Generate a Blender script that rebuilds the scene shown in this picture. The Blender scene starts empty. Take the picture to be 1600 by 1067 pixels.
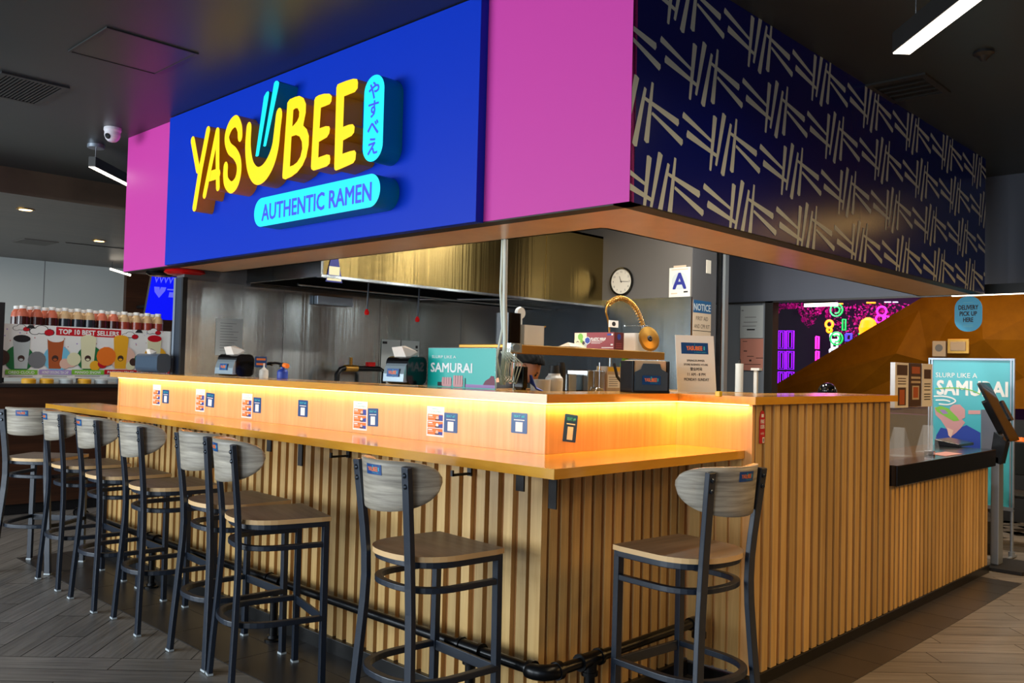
import bpy, bmesh, math, random
from mathutils import Vector, Matrix
random.seed(7)
S = bpy.context.scene
C = S.collection
# ------------------------------------------------------------------ camera
CX, CY, CH, YAW, PIT, ROL, FPX = 2.1658, -2.4532, 1.445, 0.765, 0.0307, 0.0252, 1373.4
Fw = Vector((-math.sin(YAW)*math.cos(PIT), math.cos(YAW)*math.cos(PIT), math.sin(PIT)))
_rt = Vector((math.cos(YAW), math.sin(YAW), 0)); _up = _rt.cross(Fw)
Rt = _rt*math.cos(ROL)+_up*math.sin(ROL); Up = -_rt*math.sin(ROL)+_up*math.cos(ROL)
CP = Vector((CX, CY, CH))
cam = bpy.data.cameras.new('camera'); co = bpy.data.objects.new('camera', cam); C.objects.link(co)
m = Matrix((Rt, Up, -Fw)).transposed().to_4x4(); m.translation = CP
co.matrix_world = m
cam.sensor_width = 36; cam.lens = FPX/1600*36; cam.clip_start = .05
S.camera = co
S.view_settings.view_transform = 'Standard'; S.view_settings.look = 'None'
S.view_settings.gamma = 1; S.view_settings.use_curve_mapping = False
S.view_settings.exposure = 0.14
# ------------------------------------------------------------------ light
W = bpy.data.worlds.new('world'); S.world = W; W.use_nodes = True
bg = W.node_tree.nodes['Background']; bg.inputs[0].default_value = (.55, .72, 1, 1); bg.inputs[1].default_value = .6
def area(name, loc, rot, sx, sy, power, col):
    l = bpy.data.lights.new(name, 'AREA'); l.shape = 'RECTANGLE'; l.size = sx; l.size_y = sy
    l.energy = power; l.color = col
    o = bpy.data.objects.new(name, l); o.location = loc; o.rotation_euler = rot; C.objects.link(o); return o
PI = math.pi
# daylight through the storefront glazing behind the photographer
area('storefront_daylight', (-5.6, -8.2, 2.0), (PI/2, 0, -.12), 8, 2.6, 760, (.86, .95, 1))
area('side_daylight', (1.6, -8.2, 2.0), (PI/2, 0, .1), 3, 2.4, 150, (.86, .95, 1))
WARM = (1, .57, .17)
LEDC = (1, .52, .11)
for i, (x, y) in enumerate(((-1.7, 1.25), (-1.7, 2.3), (-1.7, 3.4), (-.9, 2.0), (-.9, 3.6))):
    area('kitchen_fill', (x, y, 3.1), (0, 0, 0), .16, .16, 26, (1, .94, .86))  # unseen lights added to brighten the kitchen steel and its reflections
for i, y in enumerate((2.55, 3.05, 3.75, 4.5)):
    area('steel_streak_light', (-.40, y, 2.32), (0, PI/2, 0), .34, .035, 1.1, (.92, 1, .98))  # added lights without fixtures, hidden by the fascia, for streaks on the steel
area('gold_wall_fill', (.6, 6.6, 3.05), (0, 0, 0), 5, .3, 42, WARM)  # light without a fixture, added to brighten the gold facets
area('neon_room_lamp', (-2.4, 9.3, 2.9), (0, 0, 0), 2, .5, 20, (.9, .3, 1))
area('drink_shop_lamp', (-9.6, 1.2, 2.85), (0, 0, 0), 2.5, 3, 45, (1, .9, .78))
def lin(c):
    return tuple(((v/255)/12.92 if v/255 <= .04045 else ((v/255+.055)/1.055)**2.4) for v in c)
def at(px, py, x=None, y=None, z=None):
    r = Fw + Rt*((px-800)/FPX) - Up*((py-533.5)/FPX)
    t = (x-CX)/r.x if x is not None else ((y-CY)/r.y if y is not None else (z-CH)/r.z)
    return CP + r*t
# ------------------------------------------------------------------ materials
def newmat(name):
    mt = bpy.data.materials.new(name); mt.use_nodes = True
    return mt, mt.node_tree.nodes, mt.node_tree.links, mt.node_tree.nodes['Principled BSDF']
def mat(name, col, rough=.5, metal=0, emit=None, es=1, spec=.5, noise=0, nscale=30, alpha=1, trans=0, coat=0, bump=0):
    mt, N, L, P = newmat(name)
    c = lin(col)
    P.inputs['Base Color'].default_value = (*c, 1); P.inputs['Roughness'].default_value = rough
    P.inputs['Metallic'].default_value = metal; P.inputs['Specular IOR Level'].default_value = spec
    P.inputs['Coat Weight'].default_value = coat
    if trans: P.inputs['Transmission Weight'].default_value = trans
    if alpha < 1: P.inputs['Alpha'].default_value = alpha
    if emit: 
        P.inputs['Emission Color'].default_value = (*lin(emit), 1); P.inputs['Emission Strength'].default_value = es
    if noise or bump:
        tc = N.new('ShaderNodeTexCoord'); nz = N.new('ShaderNodeTexNoise'); nz.inputs['Scale'].default_value = nscale
        nz.inputs['Detail'].default_value = 4
        L.new(tc.outputs['Object'], nz.inputs['Vector'])
        if noise:
            mx = N.new('ShaderNodeMix'); mx.data_type = 'RGBA'
            mx.inputs['A'].default_value = (*[v*(1-noise) for v in c], 1); mx.inputs['B'].default_value = (*[min(1, v*(1+noise)) for v in c], 1)
            L.new(nz.outputs['Fac'], mx.inputs['Factor']); L.new(mx.outputs['Result'], P.inputs['Base Color'])
        if bump:
            b = N.new('ShaderNodeBump'); b.inputs['Strength'].default_value = bump; b.inputs['Distance'].default_value = .01
            L.new(nz.outputs['Fac'], b.inputs['Height']); L.new(b.outputs['Normal'], P.inputs['Normal'])
    return mt
def wood(name, c1, c2, axis=(1, 1, 1), rough=.45, coord='Object', island=0, scale=1, contrast=(.3, .7), coat=0, boards=None):
    """grain: noise stretched along one axis; optional per-board variation"""
    mt, N, L, P = newmat(name)
    tc = N.new('ShaderNodeTexCoord'); mp = N.new('ShaderNodeMapping'); mp.inputs['Scale'].default_value = axis
    L.new(tc.outputs[coord], mp.inputs['Vector'])
    nz = N.new('ShaderNodeTexNoise'); nz.inputs['Scale'].default_value = scale; nz.inputs['Detail'].default_value = 6; nz.inputs['Roughness'].default_value = .65
    nz.inputs['Distortion'].default_value = .4; nz.noise_dimensions = '4D'
    L.new(mp.outputs['Vector'], nz.inputs['Vector'])
    rp = N.new('ShaderNodeValToRGB'); rp.color_ramp.elements[0].position = contrast[0]; rp.color_ramp.elements[1].position = contrast[1]
    rp.color_ramp.elements[0].color = (*lin(c1), 1); rp.color_ramp.elements[1].color = (*lin(c2), 1)
    L.new(nz.outputs['Fac'], rp.inputs['Fac'])
    out = rp.outputs['Color']
    geo = N.new('ShaderNodeNewGeometry')
    if island:
        mr = N.new('ShaderNodeMath'); mr.operation = 'MULTIPLY'; mr.inputs[1].default_value = 20
        L.new(geo.outputs['Random Per Island'], mr.inputs[0]); L.new(mr.outputs[0], nz.inputs['W'])
        hv = N.new('ShaderNodeHueSaturation'); ma = N.new('ShaderNodeMapRange')
        ma.inputs['To Min'].default_value = 1-island; ma.inputs['To Max'].default_value = 1+island
        L.new(geo.outputs['Random Per Island'], ma.inputs['Value']); L.new(ma.outputs['Result'], hv.inputs['Value']); L.new(out, hv.inputs['Color'])
        out = hv.outputs['Color']
    if boards:
        # glued-up board bands across one axis (object space): (axis index, board width, amount)
        sp = N.new('ShaderNodeSeparateXYZ'); L.new(tc.outputs[coord], sp.inputs[0])
        d = N.new('ShaderNodeMath'); d.operation = 'DIVIDE'; d.inputs[1].default_value = boards[1]; L.new(sp.outputs[boards[0]], d.inputs[0])
        fl = N.new('ShaderNodeMath'); fl.operation = 'FLOOR'; L.new(d.outputs[0], fl.inputs[0])
        wn = N.new('ShaderNodeTexWhiteNoise'); wn.noise_dimensions = '1D'; L.new(fl.outputs[0], wn.inputs['W'])
        ma = N.new('ShaderNodeMapRange'); ma.inputs['To Min'].default_value = 1-boards[2]; ma.inputs['To Max'].default_value = 1+boards[2]
        L.new(wn.outputs['Value'], ma.inputs['Value'])
        hv = N.new('ShaderNodeHueSaturation'); L.new(ma.outputs['Result'], hv.inputs['Value']); L.new(out, hv.inputs['Color']); out = hv.outputs['Color']
    L.new(out, P.inputs['Base Color'])
    P.inputs['Roughness'].default_value = rough; P.inputs['Coat Weight'].default_value = coat; P.inputs['Coat Roughness'].default_value = .12
    return mt
def steel(name, col=(150, 148, 145), rough=.32, wav=.15, aniso=.92, rot=0.25):
    mt, N, L, P = newmat(name)
    P.inputs['Base Color'].default_value = (*lin(col), 1); P.inputs['Metallic'].default_value = 1; P.inputs['Roughness'].default_value = rough
    P.inputs['Anisotropic'].default_value = aniso; P.inputs['Anisotropic Rotation'].default_value = rot
    tc = N.new('ShaderNodeTexCoord'); mp = N.new('ShaderNodeMapping'); mp.inputs['Scale'].default_value = (16, 16, .35)
    L.new(tc.outputs['Object'], mp.inputs['Vector'])
    nz = N.new('ShaderNodeTexNoise'); nz.inputs['Scale'].default_value = 1; nz.inputs['Detail'].default_value = 3
    L.new(mp.outputs['Vector'], nz.inputs['Vector'])
    b = N.new('ShaderNodeBump'); b.inputs['Strength'].default_value = wav; b.inputs['Distance'].default_value = .02
    L.new(nz.outputs['Fac'], b.inputs['Height']); L.new(b.outputs['Normal'], P.inputs['Normal'])
    mr = N.new('ShaderNodeMapRange'); mr.inputs['To Min'].default_value = rough-.05; mr.inputs['To Max'].default_value = rough+.08
    n2 = N.new('ShaderNodeTexNoise'); n2.inputs['Scale'].default_value = 2.5; n2.inputs['Detail'].default_value = 5; L.new(tc.outputs['Object'], n2.inputs['Vector'])
    L.new(n2.outputs['Fac'], mr.inputs['Value']); L.new(mr.outputs['Result'], P.inputs['Roughness'])
    return mt
M = {}
M['pink'] = mat('pink_paint', (204, 62, 160), .5, spec=.25)
M['blue'] = mat('blue_sign', (0, 50, 186), .42, spec=.15)
M['navy'] = mat('navy_gloss', (1, 20, 112), .22)
M['offwhite'] = mat('print_white', (205, 212, 205), .35)
M['black'] = mat('black_matte', (18, 18, 19), .55)
M['blackgloss'] = mat('black_gloss', (10, 10, 11), .12)
M['ceil'] = mat('ceiling_black', (50, 56, 57), .38, noise=.15, nscale=1.2)
M['darkgrey'] = mat('dark_grey_trim', (40, 40, 40), .4)
M['soffit'] = wood('soffit_veneer', (214, 176, 136), (236, 202, 162), (3, 3, 3), .28, scale=2, contrast=(.2, .8))
M['yel'] = mat('sign_yellow_face', (225, 180, 0), .4, emit=(255, 214, 0), es=.62)
M['yelside'] = mat('sign_yellow_side', (226, 140, 4), .35)
M['cyan'] = mat('sign_cyan_face', (0, 190, 205), .4, emit=(0, 236, 255), es=.5)
M['cyanside'] = mat('sign_cyan_side', (0, 132, 158), .35)
M['signtext'] = mat('sign_text_blue', (40, 60, 220), .4, emit=(60, 70, 235), es=.5)
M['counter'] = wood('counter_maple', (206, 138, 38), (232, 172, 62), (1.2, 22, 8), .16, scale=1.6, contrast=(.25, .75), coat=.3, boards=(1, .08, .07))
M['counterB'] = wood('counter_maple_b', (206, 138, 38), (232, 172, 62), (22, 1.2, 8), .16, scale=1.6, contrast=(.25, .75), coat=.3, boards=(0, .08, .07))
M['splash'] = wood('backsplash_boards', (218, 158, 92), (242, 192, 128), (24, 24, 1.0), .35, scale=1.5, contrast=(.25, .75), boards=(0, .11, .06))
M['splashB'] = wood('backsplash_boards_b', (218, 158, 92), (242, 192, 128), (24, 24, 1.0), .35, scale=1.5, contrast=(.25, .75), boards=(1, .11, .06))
M['slat'] = wood('slat_pine', (172, 130, 70), (220, 186, 124), (18, 18, .8), .42, scale=2.2, contrast=(.2, .8), island=.24)
M['slatback'] = wood('slat_backing', (158, 106, 54), (186, 130, 70), (18, 18, .8), .5, scale=2, contrast=(.2, .8))
M['weather'] = wood('weathered_ply', (112, 100, 90), (168, 156, 142), (1.4, 26, 10), .5, scale=1.5, contrast=(.28, .72), boards=(1, .07, .1))
M['weatherback'] = wood('weathered_ply_back', (116, 108, 97), (198, 188, 170), (2, 3, 34), .45, scale=1.8, contrast=(.3, .7), boards=(2, .085, .12))
M['seatwood'] = wood('seat_walnut', (96, 83, 71), (146, 127, 108), (1.6, 22, 10), .38, scale=1.5, contrast=(.25, .75), boards=(1, .095, .13))
M['ply'] = mat('ply_edge', (226, 186, 132), .45)
M['warmlit_ply'] = wood('ply_warm_light', (150, 100, 56), (180, 128, 76), (3, 3, 20), .4, scale=2)  # inner backrest face: warm LED light put into the ply colour
M['frame'] = mat('powdercoat_blue_black', (26, 36, 50), .38, spec=.6)
M['foot'] = mat('foot_glide', (190, 200, 205), .3)
M['bolt'] = mat('bolt', (70, 75, 82), .25, metal=.8)
M['pipe'] = mat('black_iron_pipe', (24, 25, 27), .28, metal=.5)
M['kick'] = mat('kick_black', (20, 20, 20), .35)
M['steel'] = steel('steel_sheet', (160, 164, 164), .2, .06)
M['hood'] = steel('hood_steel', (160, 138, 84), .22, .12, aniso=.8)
M['hooddark'] = mat('hood_inside', (20, 24, 26), .4, metal=.6)
M['chrome'] = mat('chrome', (190, 192, 195), .18, metal=1)
M['galv'] = mat('galvanised', (170, 178, 180), .35, metal=.7)
M['greywall'] = mat('grey_wall', (96, 92, 87), .6, noise=.05, nscale=3)
M['charwall'] = mat('charcoal_wall', (84, 84, 86), .6, noise=.05, nscale=3)
M['bluegrey'] = mat('bluegrey_wall', (92, 98, 112), .6, noise=.05, nscale=3)
M['gold'] = wood('gold_panel', (118, 70, 0), (148, 94, 2), (2, 2, 2), .62, scale=2, contrast=(.2, .8))
M['gold'].node_tree.nodes['Principled BSDF'].inputs['Specular IOR Level'].default_value = .12
M['plank'] = wood('plank_tile', (86, 82, 78), (146, 141, 135), (2.2, 40, 1), .4, coord='UV', scale=1.2, island=.16, contrast=(.25, .75))
M['grout'] = mat('grout', (40, 36, 33), .8)
M['tile'] = mat('charcoal_tile', (52, 50, 49), .35, noise=.2, nscale=4)
M['walnut'] = wood('dark_walnut_boards', (46, 26, 14), (74, 42, 24), (1, 1.2, 30), .4, scale=1.5, boards=(2, .16, .2))
M['soffwood'] = wood('dark_plank_ceiling', (62, 50, 40), (92, 76, 62), (14, 1, 1), .35, scale=1.5, boards=(0, .3, .12))
M['panelwhite'] = mat('pale_panel', (190, 196, 194), .35)
M['white'] = mat('white_paper', (236, 236, 232), .55)
M['paperdim'] = mat('grey_paper', (188, 196, 196), .6)
M['ink'] = mat('ink_black', (25, 25, 28), .6)
M['inkgrey'] = mat('ink_grey', (120, 122, 125), .6)
M['seatblue'] = mat('card_blue', (16, 70, 132), .3)
M['cyantext'] = mat('cyan_text', (60, 190, 205), .5)
M['orange'] = mat('card_orange', (240, 122, 36), .5)
M['orangetext'] = mat('orange_text', (246, 130, 60), .5)
M['royal'] = mat('card_royal', (30, 62, 160), .5)
M['teal'] = mat('teal_print', (0, 172, 160), .35)
M['tealpale'] = mat('teal_pale_print', (72, 178, 190), .3)
M['skin'] = mat('skin', (196, 140, 112), .5)
M['skinprint'] = mat('skin_print', (206, 150, 150), .5)
M['purple'] = mat('purple_print', (158, 122, 178), .5)
M['maroon'] = mat('maroon_print', (110, 40, 66), .5)
M['red'] = mat('red_print', (196, 20, 36), .45)
M['redplastic'] = mat('red_plastic', (190, 18, 20), .25)
M['green'] = mat('leaf_green_print', (30, 110, 60), .5)
M['lime'] = mat('lime_print', (124, 190, 60), .5)
M['lilac'] = mat('lilac_print', (170, 150, 205), .5)
M['sky'] = mat('sky_print', (120, 196, 226), .5)
M['brown'] = mat('brown_print', (70, 48, 40), .5)
M['tea'] = mat('tea_print', (176, 88, 44), .5)
M['mango'] = mat('mango_print', (240, 176, 40), .5)
M['cream'] = mat('cream_print', (228, 226, 186), .5)
M['peach'] = mat('peach_print', (232, 190, 170), .5)
M['slateplastic'] = mat('slate_plastic', (52, 72, 92), .35)
M['smoke'] = mat('smoke_plastic', (30, 32, 36), .2)
M['silver'] = mat('silver_plastic', (176, 190, 196), .22, metal=.6)
M['tissue'] = mat('tissue', (226, 214, 200), .8)
M['lamp'] = mat('lamp_diffuser', (255, 255, 255), .5, emit=(255, 238, 214), es=6)
M['downlamp'] = mat('downlight_lens', (255, 240, 200), .5, emit=(255, 214, 140), es=7)
M['led'] = mat('led_strip', (255, 230, 170), .5, emit=(255, 206, 110), es=5)
M['stone'] = mat('black_stone', (14, 14, 15), .16, noise=.3, nscale=60)
M['glass'] = mat('clear_glass', (255, 255, 255), .02, alpha=.12, spec=.6)
M['acrylic'] = mat('clear_acrylic', (225, 235, 240), .05, alpha=.16)
M['cloudy'] = mat('cloudy_plastic', (222, 220, 210), .4, alpha=.75)
M['whiteplastic'] = mat('white_plastic', (218, 218, 210), .4)
M['boxred'] = mat('carton_red', (142, 50, 56), .5)
M['boxdark'] = mat('carton_dark_red', (96, 26, 30), .5)
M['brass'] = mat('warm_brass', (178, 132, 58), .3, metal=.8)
M['yellow'] = mat('yellow_plastic', (226, 186, 20), .4)
M['amber'] = mat('amber_sauce', (214, 158, 20), .25)
M['cardtan'] = mat('tan_card', (196, 176, 150), .6)
M['noticeblue'] = mat('notice_blue', (28, 84, 128), .5)
M['hair'] = mat('hair_black', (9, 8, 7), .8, spec=.15)
M['dullsteel'] = mat('dull_steel', (150, 160, 170), .3, metal=.35, noise=.1, nscale=2)
M['shirt'] = mat('black_shirt', (24, 24, 28), .8)
M['saucedark'] = mat('dark_syrup', (62, 26, 20), .2)
M['saucered'] = mat('red_syrup', (150, 60, 44), .2)
M['sauceblack'] = mat('black_syrup', (38, 44, 52), .2)
M['bottlered'] = mat('bottle_red', (205, 110, 84), .25)
M['bottletan'] = mat('bottle_tan', (206, 172, 128), .25)
M['screenblue'] = mat('tv_screen', (6, 12, 190), .3, emit=(8, 18, 235), es=.9)
M['screenpale'] = mat('tv_pale_print', (90, 90, 230), .3, emit=(96, 100, 235), es=.8)
M['screendark'] = mat('tablet_screen', (18, 24, 24), .08)
M['alum'] = mat('aluminium', (150, 160, 172), .35, metal=.6)
M['neonp'] = mat('neon_purple', (160, 20, 255), .5, emit=(150, 20, 255), es=1.1)
M['neong'] = mat('neon_green', (20, 220, 90), .5, emit=(10, 230, 90), es=1.0)
M['neonm'] = mat('neon_magenta', (255, 60, 220), .5, emit=(255, 60, 220), es=1.0)
M['neony'] = mat('neon_amber', (255, 180, 0), .5, emit=(255, 170, 0), es=1.5)
M['neonb'] = mat('neon_blue', (60, 60, 255), .5, emit=(60, 70, 255), es=1.4)
M['neonw'] = mat('neon_white', (230, 240, 255), .5, emit=(225, 240, 255), es=1.0)
M['blossom'] = mat('magenta_blossom', (190, 20, 130), .6)
M['neonwall'] = mat('dark_room_wall', (30, 20, 40), .6)
M['deliv'] = mat('delivery_cyan', (20, 160, 205), .4)
M['clockface'] = mat('clock_face', (226, 220, 204), .5)
M['gradeblue'] = mat('grade_blue', (36, 44, 130), .5)
M['salmon'] = mat('salmon_paper', (206, 140, 122), .6)
M['fabricblack'] = mat('black_bag', (16, 16, 17), .7)
M['lampoff'] = mat('lamp_housing', (30, 29, 28), .4)
M['ceilhatch'] = mat('hatch_grey', (52, 52, 49), .35)
M['camwhite'] = mat('camera_white', (220, 215, 220), .35)
M['cable'] = mat('cable_white', (205, 212, 200), .5)
M['redscreen'] = mat('card_white_gloss', (240, 240, 240), .25)
# ------------------------------------------------------------------ mesh builder
class MB:
    def __init__(s): s.v = []; s.f = []; s.m = []; s.sm = []; s.uv = {}
    def add(s, vs, fs, mi=0, smooth=False):
        o = len(s.v); s.v += [tuple(v) for v in vs]
        for f in fs: s.f.append([i+o for i in f]); s.m.append(mi); s.sm.append(smooth)
        return o
    def box(s, x0, x1, y0, y1, z0, z1, mi=0):
        v = [(x, y, z) for z in (z0, z1) for y in (y0, y1) for x in (x0, x1)]
        s.add(v, [(0, 2, 3, 1), (4, 5, 7, 6), (0, 1, 5, 4), (2, 6, 7, 3), (0, 4, 6, 2), (1, 3, 7, 5)], mi)
    def prism(s, pts, O, ex, ey, en, d0, d1, mi=0, mside=None, smooth=False):
        """2D outline in frame (O,ex,ey) extruded along en from d0 (front cap) to d1"""
        O, ex, ey, en = map(Vector, (O, ex, ey, en)); n = len(pts)
        a = sum(pts[i][0]*pts[(i+1) % n][1]-pts[(i+1) % n][0]*pts[i][1] for i in range(n))
        if a < 0: pts = pts[::-1]
        if ex.cross(ey).dot(en) * (d0-d1) < 0: pts = pts[::-1]
        A = [O+ex*p[0]+ey*p[1]+en*d0 for p in pts]; B = [O+ex*p[0]+ey*p[1]+en*d1 for p in pts]
        s.add(A+B, [tuple(range(n)), tuple(range(2*n-1, n-1, -1))], mi)
        s.add(A+B, [(i, n+i, n+(i+1) % n, (i+1) % n) for i in range(n)], mi if mside is None else mside, smooth)
    def flat(s, pts, O, ex, ey, mi=0):
        O, ex, ey = map(Vector, (O, ex, ey))
        s.add([O+ex*p[0]+ey*p[1] for p in pts], [tuple(range(len(pts)))], mi)
    def tube(s, path, r, n=10, mi=0, close=False, caps=True, smooth=True):
        path = [Vector(p) for p in path]; k = len(path); rs = r if isinstance(r, (list, tuple)) else [r]*k
        prev = None; rings = []
        for i, p in enumerate(path):
            if close: t = (path[(i+1) % k]-path[i-1]).normalized()
            else: t = (path[min(i+1, k-1)]-path[max(i-1, 0)]).normalized()
            if prev is None:
                a = Vector((0, 0, 1)) if abs(t.z) < .9 else Vector((1, 0, 0)); u = t.cross(a).normalized()
            else: u = (prev-t*prev.dot(t)).normalized()
            prev = u; w = t.cross(u)
            rings.append([p+(u*math.cos(2*PI*j/n)+w*math.sin(2*PI*j/n))*rs[i] for j in range(n)])
        vs = [v for rg in rings for v in rg]; fs = []
        for i in range(k if close else k-1):
            a = i*n; b = ((i+1) % k)*n
            fs += [(a+j, a+(j+1) % n, b+(j+1) % n, b+j) for j in range(n)]
        s.add(vs, fs, mi, smooth)
        if caps and not close: s.add(rings[0], [tuple(range(n-1, -1, -1))], mi); s.add(rings[-1], [tuple(range(n))], mi)
    def sweep(s, path, w, h, side=(1, 0, 0), mi=0, close=False):
        """rectangular bar; side = direction of width w (fixed)"""
        path = [Vector(p) for p in path]; k = len(path); rings = []
        for i, p in enumerate(path):
            if close: t = (path[(i+1) % k]-path[i-1]).normalized()
            else: t = (path[min(i+1, k-1)]-path[max(i-1, 0)]).normalized()
            sd = side(t) if callable(side) else Vector(side)
            sd = (sd-t*sd.dot(t)).normalized(); q = t.cross(sd)
            rings.append([p+sd*a*w/2+q*b*h/2 for a, b in ((-1, -1), (1, -1), (1, 1), (-1, 1))])
        vs = [v for rg in rings for v in rg]; fs = []
        for i in range(k if close else k-1):
            a = i*4; b = ((i+1) % k)*4
            fs += [(a+j, a+(j+1) % 4, b+(j+1) % 4, b+j) for j in range(4)]
        if not close: fs += [(3, 2, 1, 0), tuple((k-1)*4+j for j in range(4))]
        s.add(vs, fs, mi)
    def lathe(s, prof, O, n=20, mi=0, mfn=None, axis=(0, 0, 1), smooth=True):
        O = Vector(O); ax = Vector(axis).normalized(); a = Vector((1, 0, 0)) if abs(ax.x) < .9 else Vector((0, 1, 0))
        u = ax.cross(a).normalized(); w = ax.cross(u)
        rings = [[O+ax*z+(u*math.cos(2*PI*j/n)+w*math.sin(2*PI*j/n))*r for j in range(n)] for r, z in prof]
        vs = [v for rg in rings for v in rg]
        for i in range(len(prof)-1):
            o = s.add(rings[i]+rings[i+1], [(j, (j+1) % n, n+(j+1) % n, n+j) for j in range(n)], mfn(i) if mfn else mi, smooth)
        s.add(rings[0], [tuple(range(n-1, -1, -1))], mfn(0) if mfn else mi); s.add(rings[-1], [tuple(range(n))], mfn(len(prof)-2) if mfn else mi)
    def text(s, body, O, ex, ey, h, mi=0, width=None, bold=.0, align='C', maxw=None, stretch=True):
        """flat lettering; h = capital height; O = centre of the line (align C) or its left end (L)"""
        V, F = text_mesh(body, 0)
        if not V: return
        xs = [p[0] for p in V]; x0, x1 = min(xs), max(xs)
        k = h/.73; kx = k
        if width: kx = width/(x1-x0)
        elif maxw and (x1-x0)*k > maxw: kx = maxw/(x1-x0)
        off = (x0+x1)/2 if align == 'C' else x0
        O, ex, ey = map(Vector, (O, ex, ey)); ex = ex.normalized(); ey = ey.normalized()
        en = ex.cross(ey).normalized()
        for q_, (dx, dy) in enumerate(((0, 0),) if not bold else ((-1, -1), (1, -1), (1, 1), (-1, 1))):
            s.add([O+ex*((p[0]-off)*kx+dx*bold*k*.8)+ey*((p[1]-.365)*k+dy*bold*k*.8)+en*(q_*.00012) for p in V], F, mi)
_tc = {}
def text_mesh(body, bold):
    key = (body, bold)
    if key not in _tc:
        cu = bpy.data.curves.new('t', 'FONT'); cu.body = body; cu.size = 1; cu.resolution_u = 2; cu.offset = bold; cu.fill_mode = 'FRONT'
        o = bpy.data.objects.new('t', cu); me = bpy.data.meshes.new_from_object(o)
        _tc[key] = ([tuple(v.co[:2]) for v in me.vertices], [tuple(p.vertices) for p in me.polygons])
        bpy.data.meshes.remove(me); bpy.data.objects.remove(o); bpy.data.curves.remove(cu)
    return _tc[key]
def build(name, mb, mats, parent=None, org=None, bevel=0, seg=2, auto=False):
    if not isinstance(mats, (list, tuple)): mats = [mats]
    if parent is not None: o0 = Vector(parent['_o'])
    elif org is None:
        xs, ys, zs = zip(*mb.v); o0 = Vector(((min(xs)+max(xs))/2, (min(ys)+max(ys))/2, min(zs)))
    else: o0 = Vector(org)
    me = bpy.data.meshes.new(name); me.from_pydata([tuple(Vector(v)-o0) for v in mb.v], [], mb.f)
    for mt in mats: me.materials.append(M[mt] if isinstance(mt, str) else mt)
    me.polygons.foreach_set('material_index', mb.m); me.polygons.foreach_set('use_smooth', mb.sm)
    if mb.uv:
        l = me.uv_layers.new(name='UVMap')
        for pi, uvs in mb.uv.items():
            p = me.polygons[pi]
            for li, q in zip(p.loop_indices, uvs): l.data[li].uv = q
    me.update()
    o = bpy.data.objects.new(name, me); C.objects.link(o)
    if parent is not None:
        o.parent = parent; o['_o'] = tuple(o0)
    else: o.location = o0; o['_o'] = tuple(o0)
    if bevel:
        b = o.modifiers.new('bevel', 'BEVEL'); b.width = bevel; b.segments = seg; b.limit_method = 'ANGLE'; b.angle_limit = .7
    return o
def thing(name, loc, label, cat, group=None):
    o = bpy.data.objects.new(name, None); o.empty_display_size = .1; C.objects.link(o); o.location = loc; o['_o'] = tuple(loc)
    return tag(o, label, cat, group)
def tag(o, label, cat, group=None, kind=None):
    if label: o['label'] = label
    if cat: o['category'] = cat
    if group: o['group'] = group
    if kind: o['kind'] = kind
    return o
def struct(o): o['kind'] = 'structure'; return o
def dup(o, loc, rz, label, group=None):
    def cp(a, par):
        b = a.copy(); C.objects.link(b)
        if par: b.parent = par
        for ch in kids(a): cp(ch, b)
        return b
    r = cp(o, None); r.location = loc; r.rotation_euler = (0, 0, rz); r['label'] = label
    if group: r['group'] = group
    return r
def kids(a): return [c for c in bpy.data.objects if c.parent == a]
X = Vector((1, 0, 0)); Y = Vector((0, 1, 0)); Z = Vector((0, 0, 1))
def rrect(w, h, r, n=5, x=0, y=0):
    pts = []
    for cx, cy, a in ((w/2-r, h/2-r, 0), (-w/2+r, h/2-r, PI/2), (-w/2+r, -h/2+r, PI), (w/2-r, -h/2+r, 1.5*PI)):
        pts += [(x+cx+r*math.cos(a+PI/2*i/n), y+cy+r*math.sin(a+PI/2*i/n)) for i in range(n+1)]
    return pts
def rect(x0, x1, y0, y1): return [(x0, y0), (x1, y0), (x1, y1), (x0, y1)]
def circ(x, y, r, n=16, ry=None): return [(x+r*math.cos(2*PI*i/n), y+(ry or r)*math.sin(2*PI*i/n)) for i in range(n)]
def logo(mb, O, ex, ey, w, mb_blue, mb_or, mb_cy, n):
    """the small blue shop sticker, w wide"""
    O, ex, ey, n = map(Vector, (O, ex, ey, n))
    for k in range(10): mb.prism(rect(-w/2+w*k/10, -w/2+w*(k+1)/10, -w*.22, w*.22), O, ex, ey, n, .0006, 0, mb_blue)
    P = O+n*.0009
    mb.text('YAS', P-ex*w*.245+ey*w*.02, ex, ey, w*.17, mb_or, width=w*.27, bold=.025)
    mb.text('U', P-ex*w*.045+ey*w*.0, ex, ey, w*.17, mb_or, width=w*.11, bold=.025)
    mb.text('BEE', P+ex*w*.16+ey*w*.02, ex, ey, w*.19, mb_or, width=w*.26, bold=.025)
    for d in (0, .035): mb.flat([(-.06+d, .03), (-.045+d, .03), (-.015+d, .17), (-.035+d, .17)], P+n*.0001, ex*w, ey*w, mb_cy)
    mb.flat(rrect(.05*w, .16*w, .02*w, 3), P+ex*w*.345+ey*w*.02, ex, ey, mb_cy)
    mb.text('AUTHENTIC RAMEN', P+ex*w*.13-ey*w*.14, ex, ey, w*.035, mb_cy, width=w*.4)
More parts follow.
